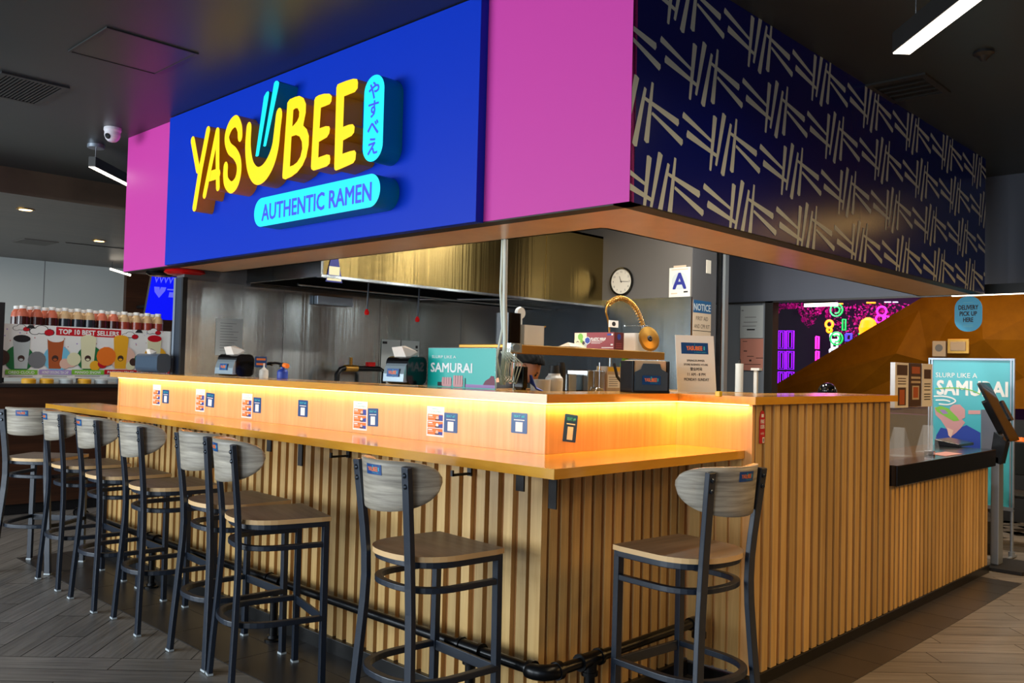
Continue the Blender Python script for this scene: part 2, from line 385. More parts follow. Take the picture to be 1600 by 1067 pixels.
# ------------------------------------------------------------------ the setting
def planks():
    mb = MB(); u = Vector((1, 1, 0)).normalized(); v = Vector((-1, 1, 0)).normalized(); V0 = 1.06; w = .163; L = .98; g = .0022
    inb = lambda p: -13 < p.x < 5.6 and -5.2 < p.y < 9.2
    def plank(O, a, b):      # along a length L, across b width w
        c = O+a*L/2+b*w/2
        if not inb(c): return
        if -4.5 < c.x < -.35 and .5 < c.y < 4.3: return
        if (c.x > -.35) == (a is v) and c.dot(v) > V0: return
        q = [O+a*g+b*g, O+a*(L-g)+b*g, O+a*(L-g)+b*(w-g), O+a*g+b*(w-g)]
        f = len(mb.f); mb.add(q, [(0, 1, 2, 3)] if a.cross(b).z > 0 else [(3, 2, 1, 0)])
        ou, ov = random.random()*9, random.random()*9
        uv = [(ou, ov), (ou+L, ov), (ou+L, ov+w), (ou, ov+w)]
        mb.uv[f] = uv if a.cross(b).z > 0 else uv[::-1]
    for i in range(-70, 70):
        off = ((i*5) % 12)/12*L
        # zone A: first piece is cut at the seam, then full boards
        s = V0
        first = L-off*.9
        O = u*(i*w)+v*s
        c = O+v*first/2
        if inb(c) and c.x < -.35 and not (-4.5 < c.x < -.35 and .5 < c.y < 4.3):
            f = len(mb.f); q = [O+v*g+u*g, O+v*g+u*(w-g), O+v*(first-g)+u*(w-g), O+v*(first-g)+u*g]; mb.add(q, [(0, 1, 2, 3)])
            ou, ov = random.random()*9, random.random()*9; mb.uv[f] = [(ou, ov), (ou, ov+w), (ou+first, ov+w), (ou+first, ov)]
        for k in range(15): plank(u*(i*w)+v*(s+first+k*L), v, u)
    for j in range(-46, 80):
        off = ((j*5) % 12)/12*L
        for k in range(-11, 13): plank(v*(V0-(j+1)*w)+u*(k*L+off), u, v)
    return mb
b = MB(); b.box(-13, 5.6, -5.4, 9.2, -.1, -.003)
fl = struct(build('floor', b, 'grout')); fl['label'] = 'grey-brown wood-look plank tile floor'
fp = build('floor_planks', planks(), 'plank', org=(0, 0, 0)); fp.parent = fl; fp.location = Vector((0, 0, 0))-fl.location
b = MB(); b.box(-4.75, .443, -.31, 4.66, -.002, .0005, 1)
x = -4.75; r = 0
for i in range(9):
    for j in range(17):
        x0 = -4.75+i*.6; y0 = -.31+j*.3
        b.box(x0+.002, min(x0+.598, .443), y0+.002, min(y0+.298, 4.66), .0005, .0025)
struct(build('floor_tile_strip', b, ['tile', 'grout']))
b = MB(); b.box(-6.65, 5.6, -8.2, 9.2, 3.155, 3.25); struct(build('ceiling', b, 'ceil'))
b = MB(); b.box(-12.5, -6.65, -5, 9.2, 2.916, 3.25); b.box(-6.65, -6.63, -5, 9.2, 2.916, 3.2); struct(build('ceiling_left', b, 'soffwood'))
b = MB(); b.box(-12.6, -12.4, -5, 3.5, 0, 2.916)
for yy in (-1.2, -.05, 1.08, 2.28): b.box(-12.4, -12.398, yy, yy+.012, 0, 2.916, 1)
struct(build('wall_left', b, ['panelwhite', 'inkgrey']))
b = MB(); b.box(-12.6, -12.3, 3.5, 9.2, 0, 2.916); struct(build('wall_left_walnut', b, 'walnut'))
b = MB(); b.box(5.5, 5.6, -5, 9.2, 0, .3); b.box(5.5, 5.6, -5, 9.2, 2.9, 3.155)
ye = -5
for y0, y1 in ((4.9, 5.1), (5.75, 6.1), (6.75, 7.0)): b.box(5.5, 5.6, ye, y0, .3, 2.9); ye = y1  # openings cut out of view to give the steel bright streaks
b.box(5.5, 5.6, ye, 9.2, .3, 2.9); struct(build('wall_right', b, 'walnut'))
for i, (y0, y1) in enumerate(((4.9, 5.1), (5.75, 6.1), (6.75, 7.0))):  # frames of the added slits that streak the steel wall
    b = MB()
    for a0, a1, c0, c1 in ((y0, y1, .3, .34), (y0, y1, 2.86, 2.9), (y0, y0+.02, .34, 2.86), (y1-.02, y1, .34, 2.86)): b.box(5.51, 5.59, a0, a1, c0, c1)
    struct(build('streak_slit_%d' % (i+1), b, 'alum'))
# kitchen walls
b = MB(); b.box(-4.12, -4.0, .5, 4.55, 0, 3.155); b.box(-4.0, -3.999, .52, 4.15, 2.035, 3.155)
struct(build('wall_kitchen', b, 'charwall'))
b = MB(); b.box(-4.0, -3.992, .51, 4.15, .9, 2.035)
for y0 in (1.339, 2.295, 3.264): b.box(-3.992, -3.988, y0-.012, y0+.012, .9, 2.035)
struct(build('wall_kitchen_steel_cladding', b, 'steel'))
b = MB(); b.box(-4.128, -3.985, .488, .5, 0, 2.05, 0); b.box(-4.132, -4.10, .484, .49, 0, 2.05, 1); b.box(-4.01, -3.984, .484, .52, 0, 2.05, 2)
struct(build('trim_3', b, ['frame', 'alum', 'black']))
b = MB(); b.box(-4.0, -2.013, 4.15, 4.55, 0, 3.155); struct(build('wall_kitchen_end', b, 'greywall'))
b = MB(); b.box(-2.0135, -2.010, 4.15, 4.55, 0, 3.155); struct(build('wall_kitchen_pier', b, 'charwall'))
b = MB(); b.box(-4.0, -2.02, 4.142, 4.15, .9, 2.11); b.box(-4.0, -2.02, 4.138, 4.142, 2.1, 2.112); b.box(-2.03, -2.009, 4.136, 4.16, .9, 2.11)
struct(build('wall_kitchen_end_steel', b, 'steel'))
# door jambs seen past the pier
p0 = at(1121, 500, y=4.62); p1 = at(1127, 500, y=4.62); p2 = at(1134, 500, y=4.62)
b = MB(); b.box(p0.x, p1.x, 4.6, 4.64, 0, 3.1); struct(build('trim_4', b, 'chrome'))
b = MB(); b.box(p1.x+.02, p2.x, 4.6, 4.66, 0, 3.1); struct(build('trim_5', b, 'galv'))
# far partition with dark opening frame, bulkhead over it
b = MB(); b.box(-2.75, 1.2, 5.6, 5.75, 2.172, 3.155); struct(build('wall_bulkhead', b, 'bluegrey'))
b = MB(); b.box(-2.75, 1.2, 5.58, 5.6, 2.16, 2.178); b.box(-2.07, -1.985, 5.58, 5.7, 0, 2.178); struct(build('trim_6', b, 'darkgrey'))
b = MB(); b.box(-2.75, -2.075, 5.6, 5.62, 0, 2.178); b.box(-2.10, -2.07, 5.585, 5.605, 0, 2.172); b.box(-2.75, -2.07, 5.59, 5.605, 2.15, 2.172); struct(build('wall_partition_steel', b, 'dullsteel'))
b = MB(); b.box(-4.1, -2.7, 4.55, 5.6, 0, 3.155); struct(build('wall_service', b, 'charwall'))
# gold faceted wall: relief facets, with the neon arcade seen over its slope
def gold_wall():
    yb = 7.8
    def g(px, py, dy=0): return at(px, py, y=yb+dy)
    P = dict(a=g(1213, 600), b=g(1213, 612), c=g(1445, 462, -.05), d=g(1400, 552, -.22), e=g(1452, 566, -.1), f=g(1436, 485, -.05), g=g(1536, 530, -.25), h=g(1640, 478), i=g(1640, 532, -.02),
             j=g(1600, 590, -.02), k=g(1640, 640), l=g(1530, 440), m=g(1640, 440), n=g(1445, 440), o=g(1490, 636), p=g(1300, 636), q=g(1213, 636), r=g(1480, 505, -.06))
    tri = ['a b d', 'a d f', 'a f c', 'f d e', 'c f r', 'f e r', 'r e g', 'c r l', 'c l n', 'r g l', 'g h l', 'l h m', 'g i h', 'g j i', 'g e o', 'g o j', 'e d p', 'e p o', 'd b p', 'b q p', 'j o k', 'i j k']
    ks = list(P); b = MB(); b.add([P[k] for k in ks], [[ks.index(c) for c in t.split()] for t in tri])
    zb = min(P['q'].z, P['k'].z)
    b.box(P['k'].x, 5.5, yb-.02, yb+.1, zb, 3.155); b.box(P['l'].x-.4, 5.5, yb+.02, yb+.1, P['l'].z, 3.155)
    return b, P, zb
gb, GP, GZ = gold_wall()
bm = bmesh.new(); me = bpy.data.meshes.new('tmp'); me.from_pydata(gb.v, [], gb.f); bm.from_mesh(me); bmesh.ops.recalc_face_normals(bm, faces=bm.faces); bm.free()
struct(build('wall_back', gb, 'gold'))
b = MB(); b.box(GP['q'].x-.3, 5.5, 7.72, 7.9, 0, GZ); struct(build('wall_back_wainscot', b, 'black'))
b = MB(); b.box(-6.1, 5.5, 10.4, 10.5, 0, 3.155); b.box(-6.2, -6.1, 5.75, 10.5, 0, 3.155); struct(build('wall_arcade', b, 'neonwall'))
b = MB(); b.box(-6.2, 5.6, 9.2, 10.5, 3.155, 3.25); b.box(-6.2, 5.6, 9.2, 10.5, -.1, 0); struct(build('ceiling_arcade', b, 'black'))
# ------------------------------------------------------------------ fascia over the bar
FX, FY, ZF, ZC, FL, FR = .105, .34, 2.112, 3.155, -4.69, 4.94
b = MB(); b.box(FL, FX, FY, FY+.03, ZF, ZC, 0); b.box(FL-.0, FL+.03, FY+.03, .79, ZF, ZC, 0)
struct(build('trim_1', b, ['pink']))
# patterned side: navy board with printed chopstick marks
def clip(poly, y0, y1, z0, z1):
    for ax, lim, sg in ((0, y0, 1), (0, y1, -1), (1, z0, 1), (1, z1, -1)):
        out = []
        for i, p in enumerate(poly):
            q = poly[i-1]; ip = sg*(p[ax]-lim) >= 0; iq = sg*(q[ax]-lim) >= 0
            if ip != iq:
                t = (lim-q[ax])/(p[ax]-q[ax]); out.append((q[0]+t*(p[0]-q[0]), q[1]+t*(p[1]-q[1])))
            if ip: out.append(p)
        poly = out
        if not poly: break
    return poly
MOT = [((-.257, -.049), (-.026, -.115), .028, .014), ((-.223, -.123), (.019, -.172), .033, .016), ((0, 0), (-.032, -.246), .034, .017), ((.078, .028), (.016, -.215), .034, .017),
       ((.138, -.004), (.072, -.247), .018, .034), ((.187, .03), (.152, -.218), .016, .034), ((.134, -.046), (.378, -.093), .014, .032), ((.187, -.095), (.41, -.171), .014, .030)]
b = MB(); b.box(FX-.03, FX, FY+.0005, FR, ZF, ZC, 0)
for r in range(-1, 6):
    for k in range(-2, 9):
        oy = .614+(r)*.175+k*.672-.0; oz = 3.142-.2755*r
        for q_, (a, c, wa, wc) in enumerate(MOT):
            a, c = Vector(a), Vector(c); t = (c-a).normalized(); n = Vector((-t.y, t.x))
            pl = [a+n*wa/2, a-t*wa*.12-n*wa*.1, a-n*wa/2, c-n*wc/2, c+t*wc*.2, c+n*wc/2]
            pl = clip([(p.x+oy, p.y+oz) for p in pl], FY+.001, FR-.001, ZF+.001, ZC-.001)
            if len(pl) > 2: b.flat(pl, (FX+.0012+.00015*q_, 0, 0), Y, Z, 1)
struct(build('trim_2', b, ['navy', 'offwhite']))
b = MB(); b.box(FL, FX, FY, FY+.08, ZF-.004, ZF+.002, 0); b.box(FX-.08, FX, FY, FR, ZF-.004, ZF+.002, 0); b.box(FL, -3.95, FY+.08, .79, ZF-.002, ZF+.03, 1)
b.box(FX-.5, FX-.03, FR-.03, FR, ZF, ZC, 0)
struct(build('trim_7', b, ['black', 'darkgrey']))
b = MB(); L_ = [(-3.95, FY+.08), (FX-.08, FY+.08), (-.373, .79), (-3.95, .79)]
b.prism(L_, (0, 0, 0), X, Y, Z, ZF+.02, ZF); struct(build('trim_8', b, 'soffit'))
b = MB(); b.prism([(FX-.08, FY+.08), (FX-.08, FR), (-.373, FR), (-.373, .79)], (0, 0, 0), X, Y, Z, ZF+.02, ZF); struct(build('trim_9', b, 'soffit'))
b = MB(); b.box(FL, -.373, .77, .79, ZF, ZC); b.box(-.373, -.355, .79, FR, ZF, ZC); struct(build('trim_10', b, 'charwall'))
# ------------------------------------------------------------------ bar
bar = thing('bar_counter', (-2.3, .3, 0), 'L-shaped bar base clad in vertical pale pine slats', 'bar counter')
def slats(x0, x1, face, depth, z0, z1, axis, per=.08, w=.05):
    mb = MB(); n = int((x1-x0)/per)
    per = (x1-x0)/n
    for i in range(n):
        a = x0+i*per+(per-w)/2+random.uniform(-.003, .003); c = a+w
        if axis == 'x': mb.box(a, c, face, face+depth, z0, z1)
        else: mb.box(face-depth, face, a, c, z0, z1)
    return mb
b = MB(); b.box(-4.47, -.19, .192, .24, .06, 1.056); b.box(-.26, -.187, .24, 1.22, .06, 1.056); build('backing_board', b, 'slatback', bar)
s = slats(-4.47, -.23, .17, .022, .075, 1.056, 'x'); s.box(-.225, -.165, .17, .205, .075, 1.056); build('slat_panel', s, 'slat', bar)
s = slats(.21, 1.218, -.165, .022, .075, 1.056, 'y', .07, .045); build('slat_panel', s, 'slat', bar)
b = MB(); b.box(-4.5, -.15, .145, .19, 0, .075); b.box(-.19, -.145, .19, 1.22, 0, .075); build('kick_plate', b, 'kick', bar, bevel=.003)
serv = thing('service_counter', (.0, 3.0, 0), 'tall slatted pine service counter with a lower right-hand section', 'counter')
b = MB(); b.box(-.245, .165, 1.24, 1.262, .075, 1.306); build('side_panel', b, 'splash', serv)
s = slats(-.16, .13, 1.224, .018, .075, 1.056, 'x', .07, .055); build('slat_panel', s, 'slat', serv)
b = MB(); b.box(.1, .138, 1.262, 2.91, .06, 1.306); b.box(.1, .138, 2.91, 4.86, .06, .8); b.box(-.3, .1, 4.83, 4.86, .06, .8); b.box(-.25, .12, 2.89, 2.91, .8, 1.306); build('backing_board', b, 'slatback', serv)
s = slats(1.262, 2.912, .165, .028, .06, 1.305, 'y', .085, .056); build('slat_panel', s, 'slat', serv)
s = slats(2.92, 4.86, .165, .028, .06, .80, 'y', .07, .046); build('slat_panel', s, 'slat', serv)
b = MB(); b.box(-.2, .172, 1.23, 4.88, 0, .058); build('kick_plate', b, 'kick', serv, bevel=.003)
top = thing('bar_worktop', (-2.4, .1, 1.057), 'glossy honey maple bar top lit from above, wrapping the corner', 'worktop')
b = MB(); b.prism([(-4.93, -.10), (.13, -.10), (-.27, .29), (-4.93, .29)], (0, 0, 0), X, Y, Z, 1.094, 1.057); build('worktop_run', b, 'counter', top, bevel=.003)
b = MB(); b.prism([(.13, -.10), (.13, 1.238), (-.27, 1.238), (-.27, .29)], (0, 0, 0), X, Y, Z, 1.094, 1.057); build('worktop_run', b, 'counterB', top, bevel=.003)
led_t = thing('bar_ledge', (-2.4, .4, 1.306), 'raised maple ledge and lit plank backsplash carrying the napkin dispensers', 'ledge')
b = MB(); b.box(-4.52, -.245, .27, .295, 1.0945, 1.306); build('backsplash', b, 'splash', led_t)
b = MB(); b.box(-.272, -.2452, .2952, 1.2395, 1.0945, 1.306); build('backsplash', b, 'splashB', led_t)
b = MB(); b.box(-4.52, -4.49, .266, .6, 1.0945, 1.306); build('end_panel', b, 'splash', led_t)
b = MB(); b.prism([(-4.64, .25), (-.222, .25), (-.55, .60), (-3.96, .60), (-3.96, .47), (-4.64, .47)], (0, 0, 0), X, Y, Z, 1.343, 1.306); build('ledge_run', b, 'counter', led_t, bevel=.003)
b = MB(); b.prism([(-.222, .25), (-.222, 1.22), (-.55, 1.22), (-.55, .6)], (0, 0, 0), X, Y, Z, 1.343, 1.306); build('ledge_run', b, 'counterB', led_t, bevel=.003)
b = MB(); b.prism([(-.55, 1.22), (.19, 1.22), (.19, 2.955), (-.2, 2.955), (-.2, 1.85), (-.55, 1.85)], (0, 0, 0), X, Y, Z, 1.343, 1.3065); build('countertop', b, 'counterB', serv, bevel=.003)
# warm LED tape under the ledge
b = MB(); b.box(-4.5, -.24, .256, .266, 1.301, 1.306); build('light_tape', b, 'led', led_t)['label'] = 'glowing warm yellow light tape'
b = MB(); b.box(-.241, -.231, .262, 1.228, 1.301, 1.306); build('light_tape', b, 'led', led_t)['label'] = 'glowing warm yellow light tape'
b = MB(); b.box(-.235, .15, 1.226, 1.236, 1.301, 1.306); build('light_tape', b, 'led', led_t)['label'] = 'glowing warm yellow light tape'
area('led_tape_front', (-2.37, .2585, 1.2995), (-.12, 0, 0), 4.26, .008, 6.3, LEDC)
area('led_tape_return', (-.2335, .745, 1.2995), (0, -.12, 0), .008, .96, 3.3, LEDC)
area('led_tape_side', (-.04, 1.2285, 1.2995), (-.12, 0, 0), .38, .008, 1.3, LEDC)
# brackets and hooks under the worktop
for px, hk in ((837, 0), (443, 0), (262, 0), (706, 1), (517, 1)):
    p = at(px, 735 if px > 600 else 700, y=.06)
    b = MB()
    if hk:
        b.box(p.x-.012, p.x+.012, .16, .17, .98, 1.055); b.box(p.x-.006, p.x+.006, .06, .165, .985, .995); b.box(p.x-.006, p.x+.006, .058, .068, .985, 1.01)
    else:
        b.box(p.x-.02, p.x+.02, -.02, .168, 1.049, 1.0565); b.box(p.x-.02, p.x+.02, .16, .168, .90, 1.05); b.box(p.x-.02, p.x+.02, -.028, -.02, .985, 1.056)
    o = build('bag_hook' if hk else 'counter_bracket', b, 'black')
    lab = {837: 'black steel bracket under the bar top beside the front corner', 443: 'black bracket under the bar top, middle of the long run', 262: 'black bracket under the bar top near the far left end', 706: 'black bag hook on the slats right of the nearest front stool back', 517: 'black bag hook on the slats above the seat of the sixth stool'}[px]
    tag(o, lab, 'hook' if hk else 'bracket', 'bag hooks under the bar' if hk else 'brackets under the bar')
# foot rail of black iron pipe
rail = thing('foot_rail', (-.01, .03, 0), 'black iron pipe foot rail running along the bar base', 'foot rail')
b = MB(); b.tube([(-4.62, .045, .31), (-.08, .045, .31)], .022, 14); build('pipe', b, 'pipe', rail)
b = MB(); b.tube([(-.01, .10, .31), (-.01, 1.04, .31)], .022, 14); build('pipe', b, 'pipe', rail)
b = MB(); b.tube([(-.09, .045, .31)]+[(-.075+.065*math.sin(t), .095-.065*math.cos(t), .31) for t in [i*PI/12 for i in range(7)]]+[(-.01, .11, .31)], .030, 14)
for p, q in (((-.10, .045, .31), (-.075, .045, .31)), ((-.01, .095, .31), (-.01, .12, .31))): b.tube([p, q], .035, 14)
build('elbow_fitting', b, 'pipe', rail)
b = MB(); b.tube([(-.01, 1.02, .31), (-.01, 1.06, .31), (-.01, 1.085, .30), (-.01, 1.1, .275), (-.01, 1.1, .24)], .029, 14); b.tube([(-.01, 1.1, .26), (-.01, 1.1, .235)], .034, 14); build('elbow_fitting', b, 'pipe', rail)
b = MB(); b.tube([(-.01, 1.1, .25), (-.01, 1.1, .0)], .022, 14); build('post', b, 'pipe', rail)
def tee(x, y, ax):
    b = MB(); d = Vector((1, 0, 0)) if ax == 'x' else Vector((0, 1, 0)); c = Vector((x, y, .31))
    b.tube([c-d*.055, c+d*.055], .029, 14)
    for sgn in (-1, 1): b.tube([c+d*.05*sgn, c+d*.065*sgn], .034, 14)
    b.tube([c, c-Z*.05], .029, 14); b.tube([c-Z*.045, c-Z*.06], .034, 14); build('tee_fitting', b, 'pipe', rail)
    b = MB(); b.tube([c-Z*.05, (x, y, .012)], .022, 14); b.lathe([(.045, .0026), (.045, .012), (.03, .016), (.028, .03)], (x, y, 0), 16); build('post', b, 'pipe', rail)
tee(-.01, .30, 'y'); tee(-.42, .045, 'x'); tee(-1.9, .045, 'x'); tee(-3.35, .045, 'x'); tee(-4.55, .045, 'x')
# low section: black stone worktop
b = MB(); b.box(-.30, .205, 2.915, 4.9, .801, .926); o = build('stone_worktop', b, 'stone', bevel=.004)
tag(o, 'thick glossy black stone worktop on the low pick-up section', 'worktop')
# ------------------------------------------------------------------ sign
sign = thing('shop_sign', (-2.3, .34, ZF), 'blue illuminated fascia sign with raised yellow letters and two cyan plates', 'sign')
b = MB(); b.box(-3.87, -.716, .29, .34, 2.108, 3.15); build('sign_board', b, 'blue', sign, bevel=.002)
SY, SB = .17, .29
def q8(s, ox, oy): return lambda x, y: (lambda p: (p.x, p.z))(at(ox+s*x, oy+s*y, y=SY))
c4 = q8(.15, 280, 180); c5 = q8(.16869, 390, 110)
def smoothpts(p, n=6):
    out = []
    for i in range(len(p)-1):
        a, b_, c, d = p[max(i-1, 0)], p[i], p[i+1], p[min(i+2, len(p)-1)]
        for k in range(n):
            t = k/n; out.append(tuple(.5*((2*b_[j])+(-a[j]+c[j])*t+(2*a[j]-5*b_[j]+4*c[j]-d[j])*t*t+(-a[j]+3*b_[j]-3*c[j]+d[j])*t**3) for j in range(len(b_))))
    return out+[tuple(p[-1])]
def stroke(pts, k=1.0, n=6):
    """outline of a round pen moved along pts = [(x,z,r)], pen k times taller than wide"""
    P = [Vector((x, z/k)) for x, z, r in pts]; R = [r for x, z, r in pts]; Lf, Rg = [], []
    for i, p in enumerate(P):
        t = (P[min(i+1, len(P)-1)]-P[max(i-1, 0)]).normalized(); nn = Vector((-t.y, t.x))
        Lf.append(p+nn*R[i]); Rg.append(p-nn*R[i])
        if i == 0: t0 = t
    def cap(p, t, r):
        a = math.atan2(t.y, t.x); return [p+Vector((math.cos(a+PI/2-PI*j/n), math.sin(a+PI/2-PI*j/n)))*r for j in range(1, n)]
    out = Lf+cap(P[-1], t, R[-1])+Rg[::-1]+cap(P[0], -t0, R[0])
    return [(v.x, v.y*k) for v in out]
def letter(polys, mats=('yel', 'yelside'), name='letter', d=SY):
    b = MB()
    for i, p in enumerate(polys): b.prism(p, (0, 0, 0), X, Z, -Y, -d-.0004*i, -SB, 0, 1)
    return build(name, b, list(mats), sign)
def st(f, pts, r, k=1.0, sm=True):
    q = [(*f(p[0], p[1]), r*(p[2] if len(p) > 2 else 1)) for p in pts]
    return stroke(smoothpts(q) if sm else q, k)
letter([st(c4, [(141, 262), (195, 565)], .027, 1, False), st(c4, [(300, 157), (222, 560), (158, 960)], .027, 1, False)])
letter([st(c4, [(398, 165), (330, 500), (263, 832)], .0235, 1, False), st(c4, [(400, 165), (398, 480), (402, 752)], .0235, 1, False), st(c4, [(318, 635), (402, 608)], .030, 1.1, False)])
letter([st(c4, [(634, 215), (628, 130), (592, 62), (535, 110), (496, 230), (520, 340), (580, 400), (618, 480), (622, 590), (594, 700), (540, 752), (492, 700), (481, 620), (484, 545)], .0275, 1.35)])
letter([st(c4, [(726, 132), (716, 330, 1.1), (735, 510, 1.25), (775, 605, 1.4), (825, 632, 1.45), (890, 590, 1.45), (955, 480, 1.4), (1000, 330, 1.25), (1022, 150, 1.15), (1040, -2, 1.15)], .029, 1.25)])
B_ = [(350, 300), (372, 268), (420, 246), (462, 236), (500, 256), (522, 310), (520, 390), (500, 490), (498, 512), (530, 545), (549, 605), (547, 690), (525, 800), (490, 880), (440, 945), (385, 985), (330, 1010), (306, 1000), (303, 975)]
def ring_letter(outer, holes, bridge):
    # outline with holes joined by narrow bridges so that it stays one polygon
    pts = list(outer)
    for h, (bi, hi) in zip(holes, bridge):
        hh = h[hi:]+h[:hi+1]
        pts = pts[:bi+1]+hh+[pts[bi]]+pts[bi+1:] if False else pts
    return pts
def holed(outer, holes, f):
    O = [f(*p) for p in outer]; H = [[f(*p) for p in h] for h in holes]
    cu = bpy.data.curves.new('h', 'CURVE'); cu.dimensions = '2D'; cu.fill_mode = 'BOTH'; cu.extrude = (SB-SY)/2; cu.resolution_u = 1
    for c in [O]+H:
        s_ = cu.splines.new('POLY'); s_.points.add(len(c)-1); s_.use_cyclic_u = True
        for p, v in zip(s_.points, c): p.co = (v[0], v[1], 0, 1)
    o = bpy.data.objects.new('h', cu); me = bpy.data.meshes.new_from_object(o)
    mb = MB(); yc = (SY+SB)/2
    mb.add([(v.co.x, yc-v.co.z, v.co.y) for v in me.vertices], [tuple(p.vertices) for p in me.polygons])
    mb.m = [0 if abs(p.normal.z) > .5 and p.center.z > 0 else 1 for p in me.polygons]
    bpy.data.objects.remove(o); bpy.data.curves.remove(cu); return mb
hb = holed(B_, [[(405, 366), (425, 350), (445, 350), (460, 385), (457, 430), (440, 470), (415, 500), (396, 520)], [(388, 612), (430, 598), (462, 612), (484, 660), (487, 725), (470, 800), (440, 850), (405, 878), (373, 890)]], c5)
build('letter', hb, ['yel', 'yelside'], sign)
E1 = [(600, 275), (612, 248), (640, 230), (690, 216), (740, 216), (762, 238), (758, 285), (742, 312), (700, 330), (660, 345), (648, 536), (705, 516), (738, 518), (745, 540), (737, 585), (715, 620), (642, 662), (636, 806), (715, 778), (742, 784), (748, 820), (742, 862), (715, 888), (640, 914), (592, 928), (572, 915), (568, 890)]
E2 = [(804, 160), (815, 130), (840, 118), (900, 95), (960, 77), (995, 80), (1004, 110), (1001, 165), (975, 200), (920, 222), (876, 240), (866, 523), (920, 502), (955, 498), (973, 520), (968, 575), (945, 605), (866, 648), (860, 772), (930, 748), (972, 740), (986, 762), (980, 825), (960, 858), (925, 875), (850, 908), (800, 928), (786, 918), (784, 890)]
letter([[c5(*p) for p in E1]]); letter([[c5(*p) for p in E2]])
letter([[c5(*p) for p in [(138, 245), (160, 205), (178, 192), (187, 205), (180, 260), (90, 790), (75, 800), (60, 795)]]], ('cyan', 'cyanside'), 'chopstick', SY-.004)
letter([[c5(*p) for p in [(232, 120), (245, 100), (262, 97), (280, 112), (275, 150), (158, 700), (145, 708), (132, 702)]]], ('cyan', 'cyanside'), 'chopstick', SY-.004)
def plate(x0, x1, z0, z1, r):
    b = MB(); b.prism(rrect(x1-x0, z1-z0, r, 10), ((x0+x1)/2, 0, (z0+z1)/2), X, Z, -Y, -SY, -SB, 0, 1, smooth=False); return b
b = plate(-1.425, -1.262, 2.451, 2.884, .081)
for i, ch in enumerate('やすべえ'): b.text(ch, (-1.343, SY-.0015, 2.806-i*.093), X, Z, .07, 2, bold=.02)
build('sign_plate', b, ['cyan', 'cyanside', 'signtext'], sign)
b = plate(-2.46, -1.272, 2.224, 2.391, .082); b.text('AUTHENTIC RAMEN', (-1.856, SY-.0015, 2.306), X, Z, .096, 2, width=1.03, bold=.02)
build('sign_plate', b, ['cyan', 'cyanside', 'signtext'], sign)
